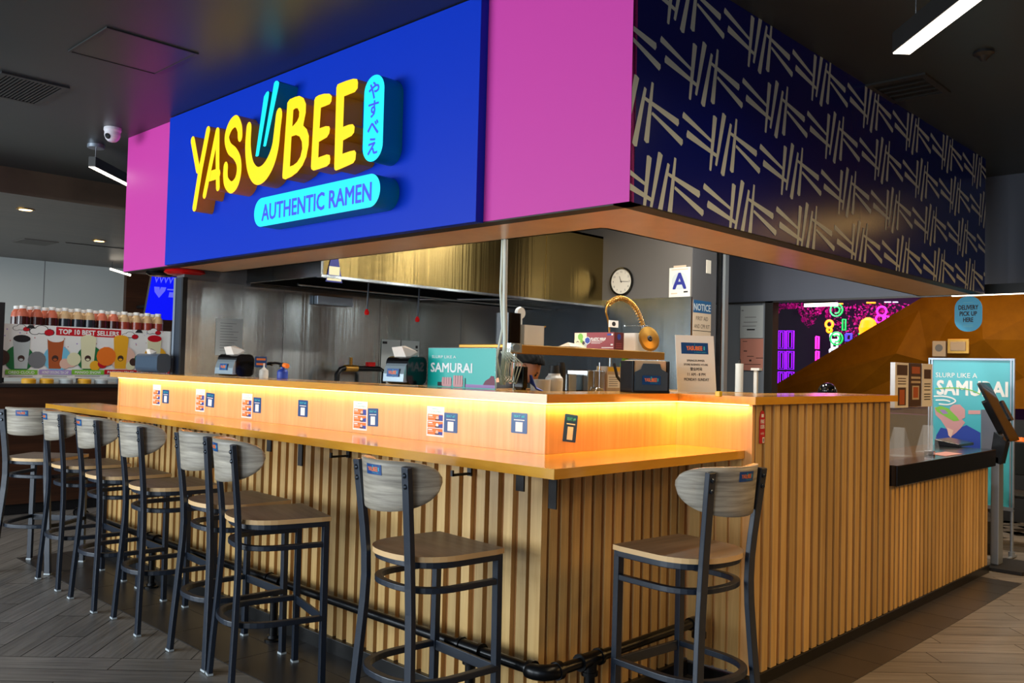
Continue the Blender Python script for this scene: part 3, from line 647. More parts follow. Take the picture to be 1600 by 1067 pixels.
# ------------------------------------------------------------------ bar stools
def supD(a, bf, br, p=2.5, n=22):
    """D outline: straight front at y=bf, superellipse rear to y=-br"""
    pts = [(a, bf), (-a, bf)]
    arc = []
    for i in range(n+1):
        t = PI+PI*i/n; c, s_ = math.cos(t), math.sin(t)
        arc.append((a*math.copysign(abs(c)**(2/p), c), br*math.copysign(abs(s_)**(2/p), s_)))
    return pts[::1], arc
def make_stool():
    r = thing('bar_stool', (0, 0, 0), 'stool', 'bar stool', 'bar stools with curved wooden backs')
    _, arc = supD(.212, .2, .205, 2.3)
    out = [(.205, .205), (-.205, .205)]+[(-.212, .16)]+arc[0:]+[(.212, .16)]
    b = MB(); b.prism(out, (0, 0, 0), X, Y, Z, .762, .742, 0, 1); build('seat', b, ['seatwood', 'ply'], r, bevel=.002)
    def ring(nm, z, a, br, w, h, p=2.5, front=.185):
        _, arc = supD(a, front, br, p); b = MB()
        b.sweep([(-a, front, z)]+[(x, y, z) for x, y in arc]+[(a, front, z)], h, w, lambda t: Z); return build(nm, b, 'frame', r, bevel=.003)
    ring('seat_frame', .731, .195, .175, .024, .026)
    b = MB(); b.box(-.195, .195, .175, .197, .72, .742); build('seat_frame', b, 'frame', r, bevel=.002)
    ring('brace_ring', .638, .19, .172, .028, .022); ring('foot_ring', .312, .196, .215, .028, .024)
    b = MB(); b.box(-.19, .19, .178, .19, .285, .325); build('foot_plate', b, 'frame', r, bevel=.002)
    for s in (-1, 1):
        b = MB(); b.sweep([(s*.19, .184, .74), (s*.195, .186, .008)], .032, .026, (1, 0, 0)); l = build('leg', b, 'frame', r, bevel=.002)
        b = MB(); b.sweep([(s*.195, .186, .012), (s*.195, .186, 0.0027)], .036, .030, (1, 0, 0)); build('foot_glide', b, 'foot', l)
        pts = []
        for z, y, x in ((.008, -.212, .196), (.15, -.206, .186), (.3, -.198, .174), (.45, -.191, .161), (.56, -.187, .151), (.65, -.187, .145), (.74, -.191, .144), (.83, -.199, .147), (.92, -.209, .152), (1.0, -.218, .157), (1.07, -.226, .160), (1.088, -.228, .161)): pts.append((s*x, y, z))
        b = MB(); b.sweep(pts, .040, .022, (1, 0, 0)); l = build('rear_leg', b, 'frame', r, bevel=.003)
        b = MB(); b.sweep([(s*.196, -.2125, .012), (s*.196, -.2127, 0.0027)], .043, .026, (1, 0, 0)); build('foot_glide', b, 'foot', l)
        for z in (1.058, 1.018):
            y = -.2205 if z < 1.03 else -.2255
            b = MB(); b.lathe([(.010, 0), (.010, .004), (.006, .008)], (s*.159, y-.010, z), 10, axis=(0, -1, 0)); build('bolt', b, 'bolt', l)
    # curved backrest
    nu, nv, W2, th = 36, 8, .205, .012
    RB, TE = .206, math.radians(80)
    ys = lambda u: -.268+RB*(1-math.cos(u*TE))
    xs = lambda u: RB*math.sin(u*TE)
    zt = lambda u: 1.04+.07*(1-abs(u)**4)**.5-.005*math.cos(u*PI/2)
    zb = lambda u: 1.04-.122*max(0, 1-abs(u)**2.5)**.52
    G = {}
    b = MB(); vs = []
    for side in (0, 1):
        for i in range(nu+1):
            u = -1+2*i/nu; u = max(-.997, min(.997, u)); e = .004
            dx, dy = xs(u+e)-xs(u-e), ys(u+e)-ys(u-e); l = math.hypot(dx, dy); nx, ny = dy/l, -dx/l
            for j in range(nv+1):
                z = zb(u)+(zt(u)-zb(u))*j/nv; yy = ys(u)-.10*(z-1.03)
                d = th if side == 0 else 0
                G[side, i, j] = len(vs); vs.append((xs(u)-nx*d, yy-ny*d, z))
    b.add(vs, [], 0)
    def quad(ids, mi, sm=True): b.f.append(list(ids)); b.m.append(mi); b.sm.append(sm)
    for i in range(nu):
        for j in range(nv):
            quad((G[0, i, j], G[0, i, j+1], G[0, i+1, j+1], G[0, i+1, j]), 1)
            quad((G[1, i, j], G[1, i+1, j], G[1, i+1, j+1], G[1, i, j+1]), 0)
        quad((G[0, i, nv], G[1, i, nv], G[1, i+1, nv], G[0, i+1, nv]), 2, False); quad((G[0, i, 0], G[0, i+1, 0], G[1, i+1, 0], G[1, i, 0]), 2, False)
    for j in range(nv):
        quad((G[0, 0, j], G[1, 0, j], G[1, 0, j+1], G[0, 0, j+1]), 2, False); quad((G[0, nu, j], G[0, nu, j+1], G[1, nu, j+1], G[1, nu, j]), 2, False)
    bk = build('backrest', b, ['weatherback', 'warmlit_ply', 'ply'], r)
    return r, xs, ys
def make_sticker(par, xs, ys, uc, zc, w=.085):
    """shop sticker following the curve of the backrest"""
    b = MB(); logo(b, (0, 0, 0), (1, 0, 0), (0, 1, 0), w, 0, 1, 2, (0, 0, 1))
    nv = []
    for x, y, d in b.v:
        u = uc+x/(.206*math.radians(80)); e = .004; uu = max(-.98, min(.98, u)); dx, dy = xs(uu+e)-xs(uu-e), ys(uu+e)-ys(uu-e); l = math.hypot(dx, dy)
        nx, ny = dy/l, -dx/l; z = zc+y
        nv.append((xs(uu)+nx*(d+.0008), ys(uu)-.10*(z-1.03)+ny*(d+.0008), z))
    b.v = nv
    return build('shop_sticker', b, ['seatblue', 'orangetext', 'cyantext'], par)
R_ = math.radians
stool, xs_, ys_ = make_stool()
SP = [(-4.38, -.278, 39, .02, 'bar stool at the far left end turned away toward the drink shop'),
      (-3.81, -.2, -2, .0, 'second bar stool from the far left end of the bar'),
      (-3.19, -.22, -2, .0, 'third bar stool from the far left end, small sticker on its back'),
      (-2.60, -.21, -5, None, 'fourth bar stool from the far left, plain grey back without sticker'),
      (-1.885, -.215, -2, None, 'bar stool with plain worn back partly hidden behind the sixth stool'),
      (-1.40, -.285, -15, .02, 'sixth bar stool from the left, turned slightly and overlapping the one behind'),
      (-.395, -.215, -4.5, .05, 'large near bar stool at the front corner of the long bar side'),
      (.272, .54, 84, .0, 'bar stool on the short right side of the bar facing left')]
for i, (x, y, a, su, lab) in enumerate(SP):
    o = stool if i == 0 else dup(stool0, (x, y, 0), R_(a), lab)
    if i == 0:
        stool0 = stool; base_kids = True
        o['label'] = lab
STO = sorted([o for o in bpy.data.objects if o.parent is None and o.name.startswith('bar_stool')], key=lambda o: o.name)
for o, (x, y, a, su, lab) in zip(STO, SP):
    o['_o'] = (0, 0, 0)
    if su is not None: make_sticker(o, xs_, ys_, su, 1.068)
    o.location = (x, y, 0); o.rotation_euler = (0, 0, R_(a))
# ------------------------------------------------------------------ cards on the backsplash
def cardpos(px0, px1, py0, py1, y):
    a = at(px0, (py0+py1)/2, y=y); c = at(px1, (py0+py1)/2, y=y); pm = (px0+px1)/2
    return (a.x+c.x)/2, at(pm, (py0+py1)/2, y=y).z, c.x-a.x, at(pm, py0, y=y).z-at(pm, py1, y=y).z
def seat_card(O, ex, n, num, w, h, tilt, lab):
    ey = Z*math.cos(tilt)+Vector(ex)*math.sin(tilt); e1 = (Vector(ex)*math.cos(tilt)-Z*math.sin(tilt)); O = Vector(O); n = Vector(n)
    b = MB(); b.prism(rrect(w, h, .004, 2), O, e1, ey, n, .0012, 0, 0); P = O+n*.0016
    b.text('SEAT #%d' % num, P+ey*h*.33, e1, ey, h*.11, 1, width=w*.66, bold=.02)
    b.flat(rect(-w*.33, w*.33, h*.13, h*.17), P, e1, ey, 2); b.flat(rect(-w*.22, w*.22, -h*.42, h*.05), P, e1, ey, 2)
    tag(build('seat_card', b, ['seatblue', 'cyantext', 'white']), lab, 'card', 'numbered seat cards on the backsplash')
def menu_card(O, w, h, lab):
    O = Vector(O); n = -Y; b = MB(); b.prism(rect(-w/2, w/2, -h/2, h/2), O, X, Z, n, .0012, 0, 0); P = O+n*.0016
    b.text('TSUKEMEN', P+Z*h*.33, X, Z, h*.07, 1, width=w*.7, bold=.0); b.flat(rect(-w*.2, w*.2, h*.41, h*.43), P, X, Z, 1)
    for k in range(3):
        z1 = h*.24-k*h*.235; b.flat(rect(-w*.44, w*.44, z1-h*.21, z1), P, X, Z, 2); Q = P+n*.0003
        b.flat([(w*.05, z1-h*.205), (w*.43, z1-h*.205), (w*.43, z1-h*.02*(1+2*k)), (w*.2, z1-h*.1)] if k != 0 else rect(w*.2, w*.43, z1-h*.205, z1-.002), Q, X, Z, 3)
        b.flat(circ(w*.12, z1-h*.12, w*.08, 8), Q+n*.0002, X, Z, 4 if k != 1 else 0); b.flat(rect(w*.0, w*.24, z1-h*.2, z1-h*.16), Q+n*.0003, X, Z, 5)
        b.flat(rect(-w*.4, -w*.16, z1-h*.07, z1-h*.03), Q, X, Z, 0); b.flat(rect(-w*.4, -w*.1, z1-h*.12, z1-h*.1), Q, X, Z, 4)
    tag(build('menu_card', b, ['white', 'cyantext', 'orange', 'royal', 'peach', 'ink']), lab, 'card', 'white and orange menu cards on the backsplash')
YB = .27
for k, (x0, x1, y0, y1) in enumerate([(239, 251, 601, 633), (306, 320, 608, 643), (378, 394, 615, 653), (552, 574, 627, 672), (667, 694, 635, 682)]):
    x, z, w, h = cardpos(x0, x1, y0, y1, YB)
    menu_card((x, YB, z), w, h, 'orange and white noodle menu card beside the blue seat #%d card' % [2, 3, 4, 6, 7][k])
for num, x0, x1, y0, y1, t in [(2, 254, 264, 609, 630, 0), (3, 322, 335, 614, 636, .03), (4, 396, 408, 621, 645, 0), (5, 466, 481, 625, 651, 0), (6, 575, 591, 638, 666, -.03), (7, 694, 715, 645, 676, 0), (8, 799, 824, 645, 677, 0)]:
    x, z, w, h = cardpos(x0, x1, y0, y1, YB)
    seat_card((x, YB, z), X, -Y, num, w, h, t, 'blue seat card numbered %d on the lit backsplash' % num)
pa = at(891, 669, x=-.245); seat_card((-.245, pa.y, pa.z), Y, X, 9, .085, .117, .12, 'blue seat card numbered 9, tilted, on the short right backsplash')
# red hang tag on the tall counter
p = at(1190.5, 667, x=.167); b = MB(); hh = .152; ww = .05
b.prism([(-.5*ww, -.5*hh), (.5*ww, -.5*hh), (.5*ww, .28*hh), (.28*ww, .46*hh), (.1*ww, .5*hh), (-.1*ww, .5*hh), (-.28*ww, .46*hh), (-.5*ww, .28*hh)], (.167, p.y, p.z), Y, Z, X, .0025, 0, 0)
P = Vector((.1697, p.y, p.z)); b.flat(rect(-.011, .011, .045, .060), P, Y, Z, 1)
b.text('FIRE', P+Z*.026, Y, Z, .018, 1, width=.034, bold=.03); b.text('USER', P+Z*.002, Y, Z, .018, 1, width=.038, bold=.03); b.text('only', P-Z*.028, Y, Z, .014, 1, width=.03)
b.flat(rect(.002, .021, -.074, -.048), P, Y, Z, 1); b.flat(rect(.006, .017, -.07, -.053), P+X*.0003, Y, Z, 2)
tag(build('hang_tag', b, ['red', 'white', 'inkgrey']), 'small red tag stuck at the corner of the tall slatted counter', 'tag')
# ------------------------------------------------------------------ napkin dispensers
def dispenser(x, y, rz, lab, face='silver', sticker=True, tissue=1, w=.15, d=.125, h=.15):
    """front looks along local -y"""
    r = thing('napkin_dispenser', (x, y, 1.3432), lab, 'napkin dispenser', 'napkin dispensers on the raised ledge')
    r['_o'] = (0, 0, 0)
    b = MB(); prof = rrect(d, h-.006, .035, 5, 0, h/2+.003); prof = [(p[0], max(p[1], .0)) for p in prof]
    b.prism([(p[0]+.01, p[1]) for p in prof], (0, 0, 0), Y, Z, X, w/2, -w/2, 0); build('body', b, 'blackgloss' if face == 'silver' else face, r, bevel=.006)
    if face == 'silver':
        b = MB(); q = [(-d/2+.002, .012), (-d/2+.006, .006)]; n = 10
        prof2 = [(-d/2-.012, .018), (-d/2-.010, .06), (-d/2+.002, .10), (-d/2+.025, .135), (-d/2+.05, .150), (-d/2+.075, .156), (-d/2+.075, .145), (-d/2+.03, .125), (-d/2+.02, .02)]
        b.prism(prof2, (0, 0, 0), Y, Z, X, w/2-.006, -w/2+.006, 0); build('front_cover', b, 'silver', r, bevel=.004)
        if sticker:
            b = MB(); logo(b, (0, -d/2-.0135, .066), X, Vector((0, .12, .99)), .095, 0, 1, 2, -Y); build('shop_sticker', b, ['seatblue', 'orangetext', 'cyantext'], r)
    if tissue:
        b = MB(); t = tissue
        V = [(-.05, -.03, h-.01), (.05, -.03, h-.01), (.055, .03, h-.005), (-.045, .03, h-.005), (-.06, -.045, h+.045), (.02, -.04, h+.05), (.07, .03, h+.025), (-.01, .05, h+.035), (0, 0, h+.055)]
        V = [(a*t, c*t, h+(e-h)*min(1, t*1.1)) for a, c, e in V]
        b.add(V, [(0, 1, 5, 4), (1, 2, 6, 5), (2, 3, 7, 6), (3, 0, 4, 7), (4, 5, 8), (5, 6, 8), (6, 7, 8), (7, 4, 8)]); build('tissue', b, 'tissue', r)
    r.rotation_euler = (0, 0, rz); return r
def ledge_x(px, y): return at(px, 590, y=y).x
xa, xb = ledge_x(335, .36), ledge_x(365, .36); dispenser((xa+xb)/2, .43, 0, 'silver-fronted napkin dispenser on the ledge before the white notice on steel', w=abs(xb-xa)*.98)
xa, xb = at(598, 600, y=.35).x, at(632, 600, y=.35).x; dispenser((xa+xb)/2, .42, 0, 'silver-fronted napkin dispenser immediately left of the teal samurai card', w=abs(xb-xa), tissue=.95)
xa, xb = at(214, 580, y=.36).x, at(248, 580, y=.36).x; dispenser((xa+xb)/2, .385, 0, 'slate blue plastic napkin dispenser at the left end of the ledge', 'slateplastic', False, .6, w=abs(xb-xa), d=.10, h=.145)
# dispenser facing the short side
r = thing('napkin_dispenser', (-.37, 1.13, 1.3432), 'smoked clear napkin dispenser full of kraft napkins beside the opening hours sign', 'napkin dispenser', 'napkin dispensers on the raised ledge'); r['_o'] = (0, 0, 0)
b = MB(); b.box(-.10, .10, -.09, .05, 0, .012); b.box(-.10, -.09, -.085, .05, 0, .155); b.box(.09, .10, -.085, .05, 0, .155); b.box(-.1, .1, .045, .055, 0, .155); build('body', b, 'smoke', r, bevel=.003)
b = MB(); b.prism([(-.088, .01), (.088, .01), (.088, .10), (.055, .115), (.045, .142), (-.045, .142), (-.055, .115), (-.088, .10)], (0, -.083, 0), X, Z, -Y, .004, 0); build('front_cover', b, 'slateplastic', r, bevel=.002)
b = MB(); b.box(-.087, .087, -.075, .04, .012, .158); build('napkin_stack', b, 'cardtan', r, bevel=.006)
b = MB(); logo(b, (0, -.0885, .062), X, Z, .098, 0, 1, 2, -Y); build('shop_sticker', b, ['seatblue', 'orangetext', 'cyantext'], r)
r.rotation_euler = (0, 0, R_(62))
# teal table card in clear holder
x0, x1 = at(669, 580, y=.5).x, at(775, 580, y=.5).x; zt = at(720, 544, y=.5).z
r = thing('table_card', ((x0+x1)/2, .5, 1.3432), 'teal printed SLURP LIKE A SAMURAI card in a clear stand on the ledge', 'sign'); w = x1-x0; h = zt-1.3432
b = MB(); b.prism([(-w/2, 0), (w/2, 0), (w/2, h), (-w/2, h)], ((x0+x1)/2, .5, 1.3432), X, Z, -Y, .002, 0, 0); P = Vector(((x0+x1)/2, .497, 1.3432))
b.text('SLURP LIKE A', P+X*(-w*.44)+Z*h*.78, X, Z, h*.075, 1, width=w*.37, align='L'); b.text('SAMURAI', P+X*(-w*.45)+Z*h*.51, X, Z, h*.24, 1, width=w*.62, align='L', bold=.03)
b.flat([(w*.08, .004), (w/2-.002, .004), (w/2-.002, h*.10), (w*.08, h*.10)], P, X, Z, 2); b.flat([(w*.33, h*.1), (w*.36, h*.2), (w*.42, h*.27), (w*.44, h*.33), (w*.48, h*.32), (w/2-.002, h*.2), (w/2-.002, h*.1)], P-Y*.0003, X, Z, 3)
b.flat(rect(-w*.34, -w*.2, h*.03, h*.13), P-Y*.0003, X, Z, 4)
for hx in (-w*.2, -w*.03):
    b.flat(rrect(w*.15, h*.2, .012, 4, hx, h*.12), P-Y*.0005, X, Z, 5)
    for k in range(4): b.flat(rrect(w*.03, h*.12, .004, 3, hx-w*.055+k*w*.036, h*.2+(.01 if hx > -.05 else 0)), P-Y*.0007, X, Z, 5); b.flat(rect(hx-w*.04+k*w*.036, hx-w*.036+k*w*.036, h*.08, h*.22), P-Y*.0009, X, Z, 4)
b.flat(rect(w*.07, w*.08, .004, h*.25), P-Y*.0006, X, Z, 4)
build('card', b, ['teal', 'white', 'purple', 'maroon', 'ink', 'skinprint'], r)
b = MB(); b.box(x0-.004, x1+.004, .5015, .504, 1.3432, zt+.003); b.box(x0-.004, x1+.004, .5, .58, 1.3432, 1.346); b.box(x1+.0005, x1+.003, .495, .504, 1.346, zt+.003); build('holder', b, 'acrylic', r)
# opening hours sign leaning on the ledge
A_ = [at(1062, 613, z=1.3435), at(1118, 613, z=1.3435)]
dirv = Vector((math.cos(R_(56)), math.sin(R_(56)), 0)); O = Vector((-.20, 1.52, 1.345)); 
# place so that the lower corners fall on the ledge
O = at(1089, 608, y=1.50); O.z = 1.345
nrm = Vector((dirv.y, -dirv.x, 0)); upv = (Z*math.cos(.16)-nrm*math.sin(.16)); fn = nrm*math.cos(.16)+Z*math.sin(.16)
w, h = .215, .30
b = MB(); b.prism(rect(-w/2, w/2, 0, h), O, dirv, upv, fn, .004, 0, 0); P = O+fn*.0045
b.prism(rect(-w*.36, w*.34, h*.67, h*.87), O, dirv, upv, fn, .0048, .004, 1)
Q = P+fn*.0008+upv*h*.775; lw = w*.62
for tx, dx, ww, mi in (('YAS', -.23, .27, 2), ('U', -.03, .1, 2), ('BEE', .17, .26, 2)): b.text(tx, Q+dirv*lw*dx, dirv, upv, lw*.17, mi, width=lw*ww, bold=.03)
b.flat([(-.035*lw, .012), (-.02*lw, .012), (.0, .024), (-.01*lw, .024)], Q+fn*.0002, dirv, upv, 3); b.flat(rrect(.05*lw, .15*lw, .003, 3), Q+dirv*lw*.38, dirv, upv, 3); b.text('AUTHENTIC RAMEN', Q+dirv*lw*.2-upv*.022, dirv, upv, .005, 3, width=lw*.5)
for tx, v, hh, ww in (('SPRING/SUMMER', .555, .035, .46), ('STORE BUSINESS HOURS', .485, .035, .62), ('营业时间', .405, .045, .3), ('11 AM - 8 PM', .315, .05, .46), ('MONDAY- SUNDAY', .225, .05, .64)): b.text(tx, P+upv*h*v, dirv, upv, h*hh, 4, width=w*ww, bold=.02)
tag(build('hours_sign', b, ['white', 'seatblue', 'orangetext', 'cyantext', 'ink']), 'white sign on the ledge listing store business hours', 'sign')
b = MB(); q = at(1123, 614, z=1.36); b.box(q.x-.012, q.x+.012, q.y-.012, q.y+.012, 1.3432, 1.368); tag(build('yellow_pad', b, 'yellow', bevel=.003), 'small yellow block on the ledge right of the hours sign', 'block')
# ------------------------------------------------------------------ kitchen
hood = thing('exhaust_hood', (-3.5, 2.6, 2.02), 'long brushed steel kitchen exhaust hood with dark baffle filters', 'exhaust hood')
b = MB(); b.box(-3.03, -3.0, 1.02, 4.15, 2.06, 2.72); b.box(-4.0, -3.0, 1.02, 4.15, 2.70, 2.72)
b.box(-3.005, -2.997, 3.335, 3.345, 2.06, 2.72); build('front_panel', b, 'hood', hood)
b = MB(); b.box(-4.0, -3.0, 1.0, 1.02, 2.06, 2.72); b.box(-4.0, -2.995, .995, 1.025, 2.05, 2.066); build('end_panel', b, 'steel', hood)
b = MB(); b.box(-3.05, -2.99, 1.0, 4.15, 2.045, 2.062); b.box(-4.0, -3.94, 1.0, 4.15, 2.02, 2.05); build('trim_rail', b, 'chrome', hood)
b = MB(); b.add([(-3.03, 1.02, 2.16), (-3.03, 3.34, 2.16), (-3.93, 3.34, 2.5), (-3.93, 1.02, 2.5)], [(0, 1, 2, 3)]); b.box(-3.95, -3.93, 1.02, 4.15, 2.05, 2.7)
n = 42
for i in range(n):
    y = 1.03+i*(3.31-1.03)/n
    b.add([(-3.04, y, 2.155), (-3.04, y+.022, 2.155), (-3.92, y+.022, 2.49), (-3.92, y, 2.49), (-3.04, y+.011, 2.135), (-3.92, y+.011, 2.47)], [(0, 4, 5, 3), (4, 1, 2, 5)], 1)
build('baffle_filter', b, ['hooddark', 'frame'], hood)
b = MB(); b.box(-3.93, -3.03, 3.34, 4.14, 2.08, 2.1); build('side_liner', b, 'steel', hood)
b = MB(); b.tube([(-3.6, 1.2, 2.04), (-3.6, 4.1, 2.04)], .012, 8); b.tube([(-3.85, 2.6, 2.04), (-3.05, 3.35, 2.07)], .012, 8); build('pipe', b, 'chrome', hood)
for px, py0, py1 in ((577, 440, 492), (656, 450, 503)):
    p = at(px, py0, x=-3.35); q = at(px-4, py1, x=-3.35)
    b = MB(); b.tube([(-3.35, p.y, 2.14), (-3.35, q.y, q.z+.03)], .007, 8); k0 = len(b.m); b.lathe([(.014, 0), (.02, .02), (.008, .045)], (-3.35, q.y, q.z), 10)
    b.m = [0 if i < k0 else 1 for i in range(len(b.m))]
    build('nozzle_pipe', b, ['frame', 'redplastic'], hood)
b = MB(); p = at(522, 421, x=-2.998); w = .14
b.prism([(-w*.2, .09), (w*.2, .09), (w*.5, -.09), (-w*.5, -.09)], (-2.996, p.y, p.z), Y, Z, X, .002, 0, 0); b.flat(rect(-.045, .045, -.04, .02), (-2.9935, p.y, p.z), Y, Z, 1); b.flat(rect(-.06, .06, -.08, -.055), (-2.9935, p.y, p.z), Y, Z, 1)
build('warning_label', b, ['gradeblue', 'cream'], hood)
b = MB(); b.box(-3.985, -3.93, 1.6, 1.95, 1.93, 2.0); tag(build('junction_box', b, 'alum', bevel=.004), 'grey metal trough box fixed to the steel wall below the hood', 'box')
# papers on the steel wall
def wall_sheet(nm, x, px0, py0, px1, py1, lines, lab, cat='notice', mats=('paperdim', 'inkgrey')):
    a, c = at(px0, py0, x=x), at(px1, py1, x=x); b = MB(); b.box(x, x+.002, min(a.y, c.y), max(a.y, c.y), min(a.z, c.z), max(a.z, c.z), 0)
    W_, H_ = abs(c.y-a.y), abs(a.z-c.z); y0, z1 = min(a.y, c.y), max(a.z, c.z)
    for (u0, u1, v0, v1, mi) in lines: b.flat(rect(y0+u0*W_, y0+u1*W_, z1-v1*H_, z1-v0*H_), (x+.0026, 0, 0), Y, Z, mi)
    return tag(build(nm, b, list(mats)), lab, cat)
ln = [(.15, .15+random.uniform(.4, .7), .12+k*.075, .132+k*.075, 1) for k in range(11)]
wall_sheet('paper_notice', -3.99, 338, 497, 378, 556, ln, 'printed white sheet taped to steel wall behind a napkin dispenser, left')
wall_sheet('paper_notice', -3.99, 595, 530, 653, 605, [(.04, .16, .04, .09, 1), (.5, .52, 0, .2, 1), (.9, .96, .1, .16, 1), (.9, .96, .2, .26, 1), (.9, .96, .3, .36, 1)], 'large grey poster on steel wall behind the middle napkin dispenser', mats=('paperdim', 'ink'))
wall_sheet('wall_sticker', -3.99, 399, 557, 416, 574, [(.1, .9, .15, .35, 1), (.1, .9, .6, .8, 1)], 'small blue and orange sticker low on the steel wall', 'sticker', ('seatblue', 'orangetext'))
# gas pipe manifold
gp = thing('gas_pipe', (-3.8, 2.0, .9), 'black gas pipe with brass valve rising in front of steel wall', 'pipe')
a, c = at(527, 575, x=-3.8), at(600, 575, x=-3.8); b = MB(); b.tube([(-3.8, a.y, 1.032), (-3.8, a.y, a.z-.05), (-3.8, a.y+.03, a.z-.01), (-3.8, a.y+.07, a.z), (-3.8, c.y-.05, a.z), (-3.8, c.y, a.z-.02), (-3.8, c.y, 1.032)], .022, 10); build('pipe', b, 'pipe', gp)
v = at(548, 574, x=-3.8); b = MB(); b.tube([(-3.8, v.y-.06, a.z), (-3.8, v.y+.06, a.z)], .03, 10); b.box(-3.81, -3.79, v.y-.008, v.y+.008, a.z, a.z+.09); build('valve', b, 'brass', gp)
v = at(579, 568, x=-3.8); b = MB(); b.box(-3.82, -3.78, v.y-.035, v.y+.035, a.z+.02, a.z+.055); build('valve_handle', b, 'redplastic', gp)
# back line cabinet under the hood (only its top edge could show)
b = MB(); b.box(-3.95, -3.2, 1.0, 4.05, .08, 1.0, 0); b.box(-3.97, -3.16, .98, 4.08, 1.0, 1.03, 0)
for i in range(3): b.box(-3.2, -3.19, 1.05+i*1.0, 1.95+i*1.0, .2, .9, 0)
for yy in (1.05, 3.95):
    for xx in (-3.9, -3.25): b.box(xx-.02, xx+.02, yy-.02, yy+.02, .0027, .08)
tag(build('cook_line', b, 'steel', bevel=.004), 'stainless cook line standing along the steel wall under the hood', 'kitchen counter')
# items on the ledge, left
b = MB(); b.lathe([(.028, 0), (.030, .02), (.028, .05), (.012, .062), (.006, .07), (.004, .095)], (-2.94, .55, 1.3432), 14); tag(build('squeeze_bottle', b, 'cloudy'), 'small clear squeeze bottle on the ledge near the blue gas torch', 'bottle')
tr = thing('gas_torch', (-2.715, .55, 1.3432), 'blue canister kitchen torch with black nozzle on the ledge', 'torch')
b = MB(); b.lathe([(.032, 0), (.034, .004), (.034, .045), (.026, .058), (.012, .063), (.012, .075)], (-2.715, .55, 1.3432), 16); build('canister', b, 'royal', tr)
b = MB(); b.box(-2.73, -2.70, .535, .565, 1.4182, 1.44); b.tube([(-2.72, .55, 1.435), (-2.80, .55, 1.442), (-2.86, .55, 1.436)], .009, 10); b.tube([(-2.85, .55, 1.436), (-2.885, .55, 1.434)], .014, 10); build('burner_head', b, 'blackgloss', tr)
b = MB(); b.tube([(-2.70, .55, 1.43), (-2.66, .55, 1.425)], .015, 10); build('knob', b, 'orange', tr)
# white service cables dropping from the soffit
cb = thing('cable_drop', (-1.0, .785, 1.34), 'white service cables dropping from the soffit to a tangle at the pass', 'cable')
b = MB(); b.tube([(-1.007, .785, 2.112), (-1.003, .785, 1.8), (-.992, .785, 1.6), (-.995, .783, 1.36)], .012, 10); build('conduit', b, 'cable', cb)
b = MB(); b.tube([(-1.03, .785, 2.112), (-1.035, .785, 1.85), (-1.02, .79, 1.65), (-1.045, .78, 1.5), (-1.01, .78, 1.36)], .006, 8); build('cable', b, 'cable', cb)
for k in range(5):
    b = MB(); x = -.985+.014*k; b.tube([(x-.03, .78, 1.53), (x+.035+.01*k, .77, 1.47), (x+.03, .775, 1.40-.008*k), (x, .78, 1.375), (x-.03, .775, 1.41), (x-.02, .78, 1.5), (x-.02, .785, 1.55)], .0035, 6); build('cable', b, 'cable', cb)
b = MB(); b.lathe([(.006, 0), (.006, .012)], (-1.007, .785, 2.10), 8)
# pass counter and over-shelf
pc = thing('pass_counter', (-1.1, 2.0, 0), 'stainless pass counter behind the raised ledge', 'kitchen counter')
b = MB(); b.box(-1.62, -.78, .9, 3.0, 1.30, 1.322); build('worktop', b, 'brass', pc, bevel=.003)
b = MB(); b.box(-1.59, -.8, .93, 2.97, .0027, 1.30); build('cabinet', b, 'steel', pc)
sh = thing('over_shelf', (-1.1, 1.6, 1.322), 'steel over-shelf on posts above the pass, warm lit underneath edge', 'shelf')
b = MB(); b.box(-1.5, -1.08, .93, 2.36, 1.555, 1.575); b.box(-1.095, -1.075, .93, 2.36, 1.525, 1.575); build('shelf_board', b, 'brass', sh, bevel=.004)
b = MB(); b.box(-1.1, -1.06, .90, .985, 1.53, 1.58); b.tube([(-1.02, .90, 1.556), (-1.08, .93, 1.556)], .02, 10); build('end_cap', b, 'silver', sh)
for (x, y) in ((-1.085, .96), (-1.47, .96), (-1.085, 2.3), (-1.47, 2.3)):
    b = MB(); b.tube([(x, y, 1.322), (x, y, 1.556)], .0095 if y != 1.64 else .004, 10); b.lathe([(.022, 0), (.022, .005), (.012, .012)], (x, y, 1.322), 10); build('post', b, 'silver', sh)
ST = 1.5755
def item(nm, b, mats, lab, cat, **k): return tag(build(nm, b, mats, **k), lab, cat)
b = MB(); y0, y1 = .985, 1.095; b.prism(rrect(.11, y1-y0, .02, 4, -1.22, (y0+y1)/2), (0, 0, 0), X, Y, Z, ST+.175, ST); item('coffee_canister', b, 'blackgloss', 'tall glossy black canister at the left end of the over-shelf', 'canister', bevel=.006)
ut = thing('utensil_tub', (-1.25, 1.2, ST), 'clear tub of ladles and tongs on the over-shelf', 'container')
b = MB(); b.box(-1.33, -1.17, 1.115, 1.285, ST, ST+.006); b.box(-1.33, -1.326, 1.115, 1.285, ST, ST+.115); b.box(-1.174, -1.17, 1.115, 1.285, ST, ST+.115); b.box(-1.33, -1.17, 1.115, 1.119, ST, ST+.115); b.box(-1.33, -1.17, 1.281, 1.285, ST, ST+.115); build('tub', b, 'cloudy', ut)
b = MB(); b.tube([(-1.25, 1.17, ST+.01), (-1.25, 1.165, ST+.2)], .012, 10); b.lathe([(.032, -.012), (.036, .0), (.032, .012)], (-1.25, 1.165, ST+.185), 14, axis=(1, .0, 0)); build('ladle', b, 'whiteplastic', ut)
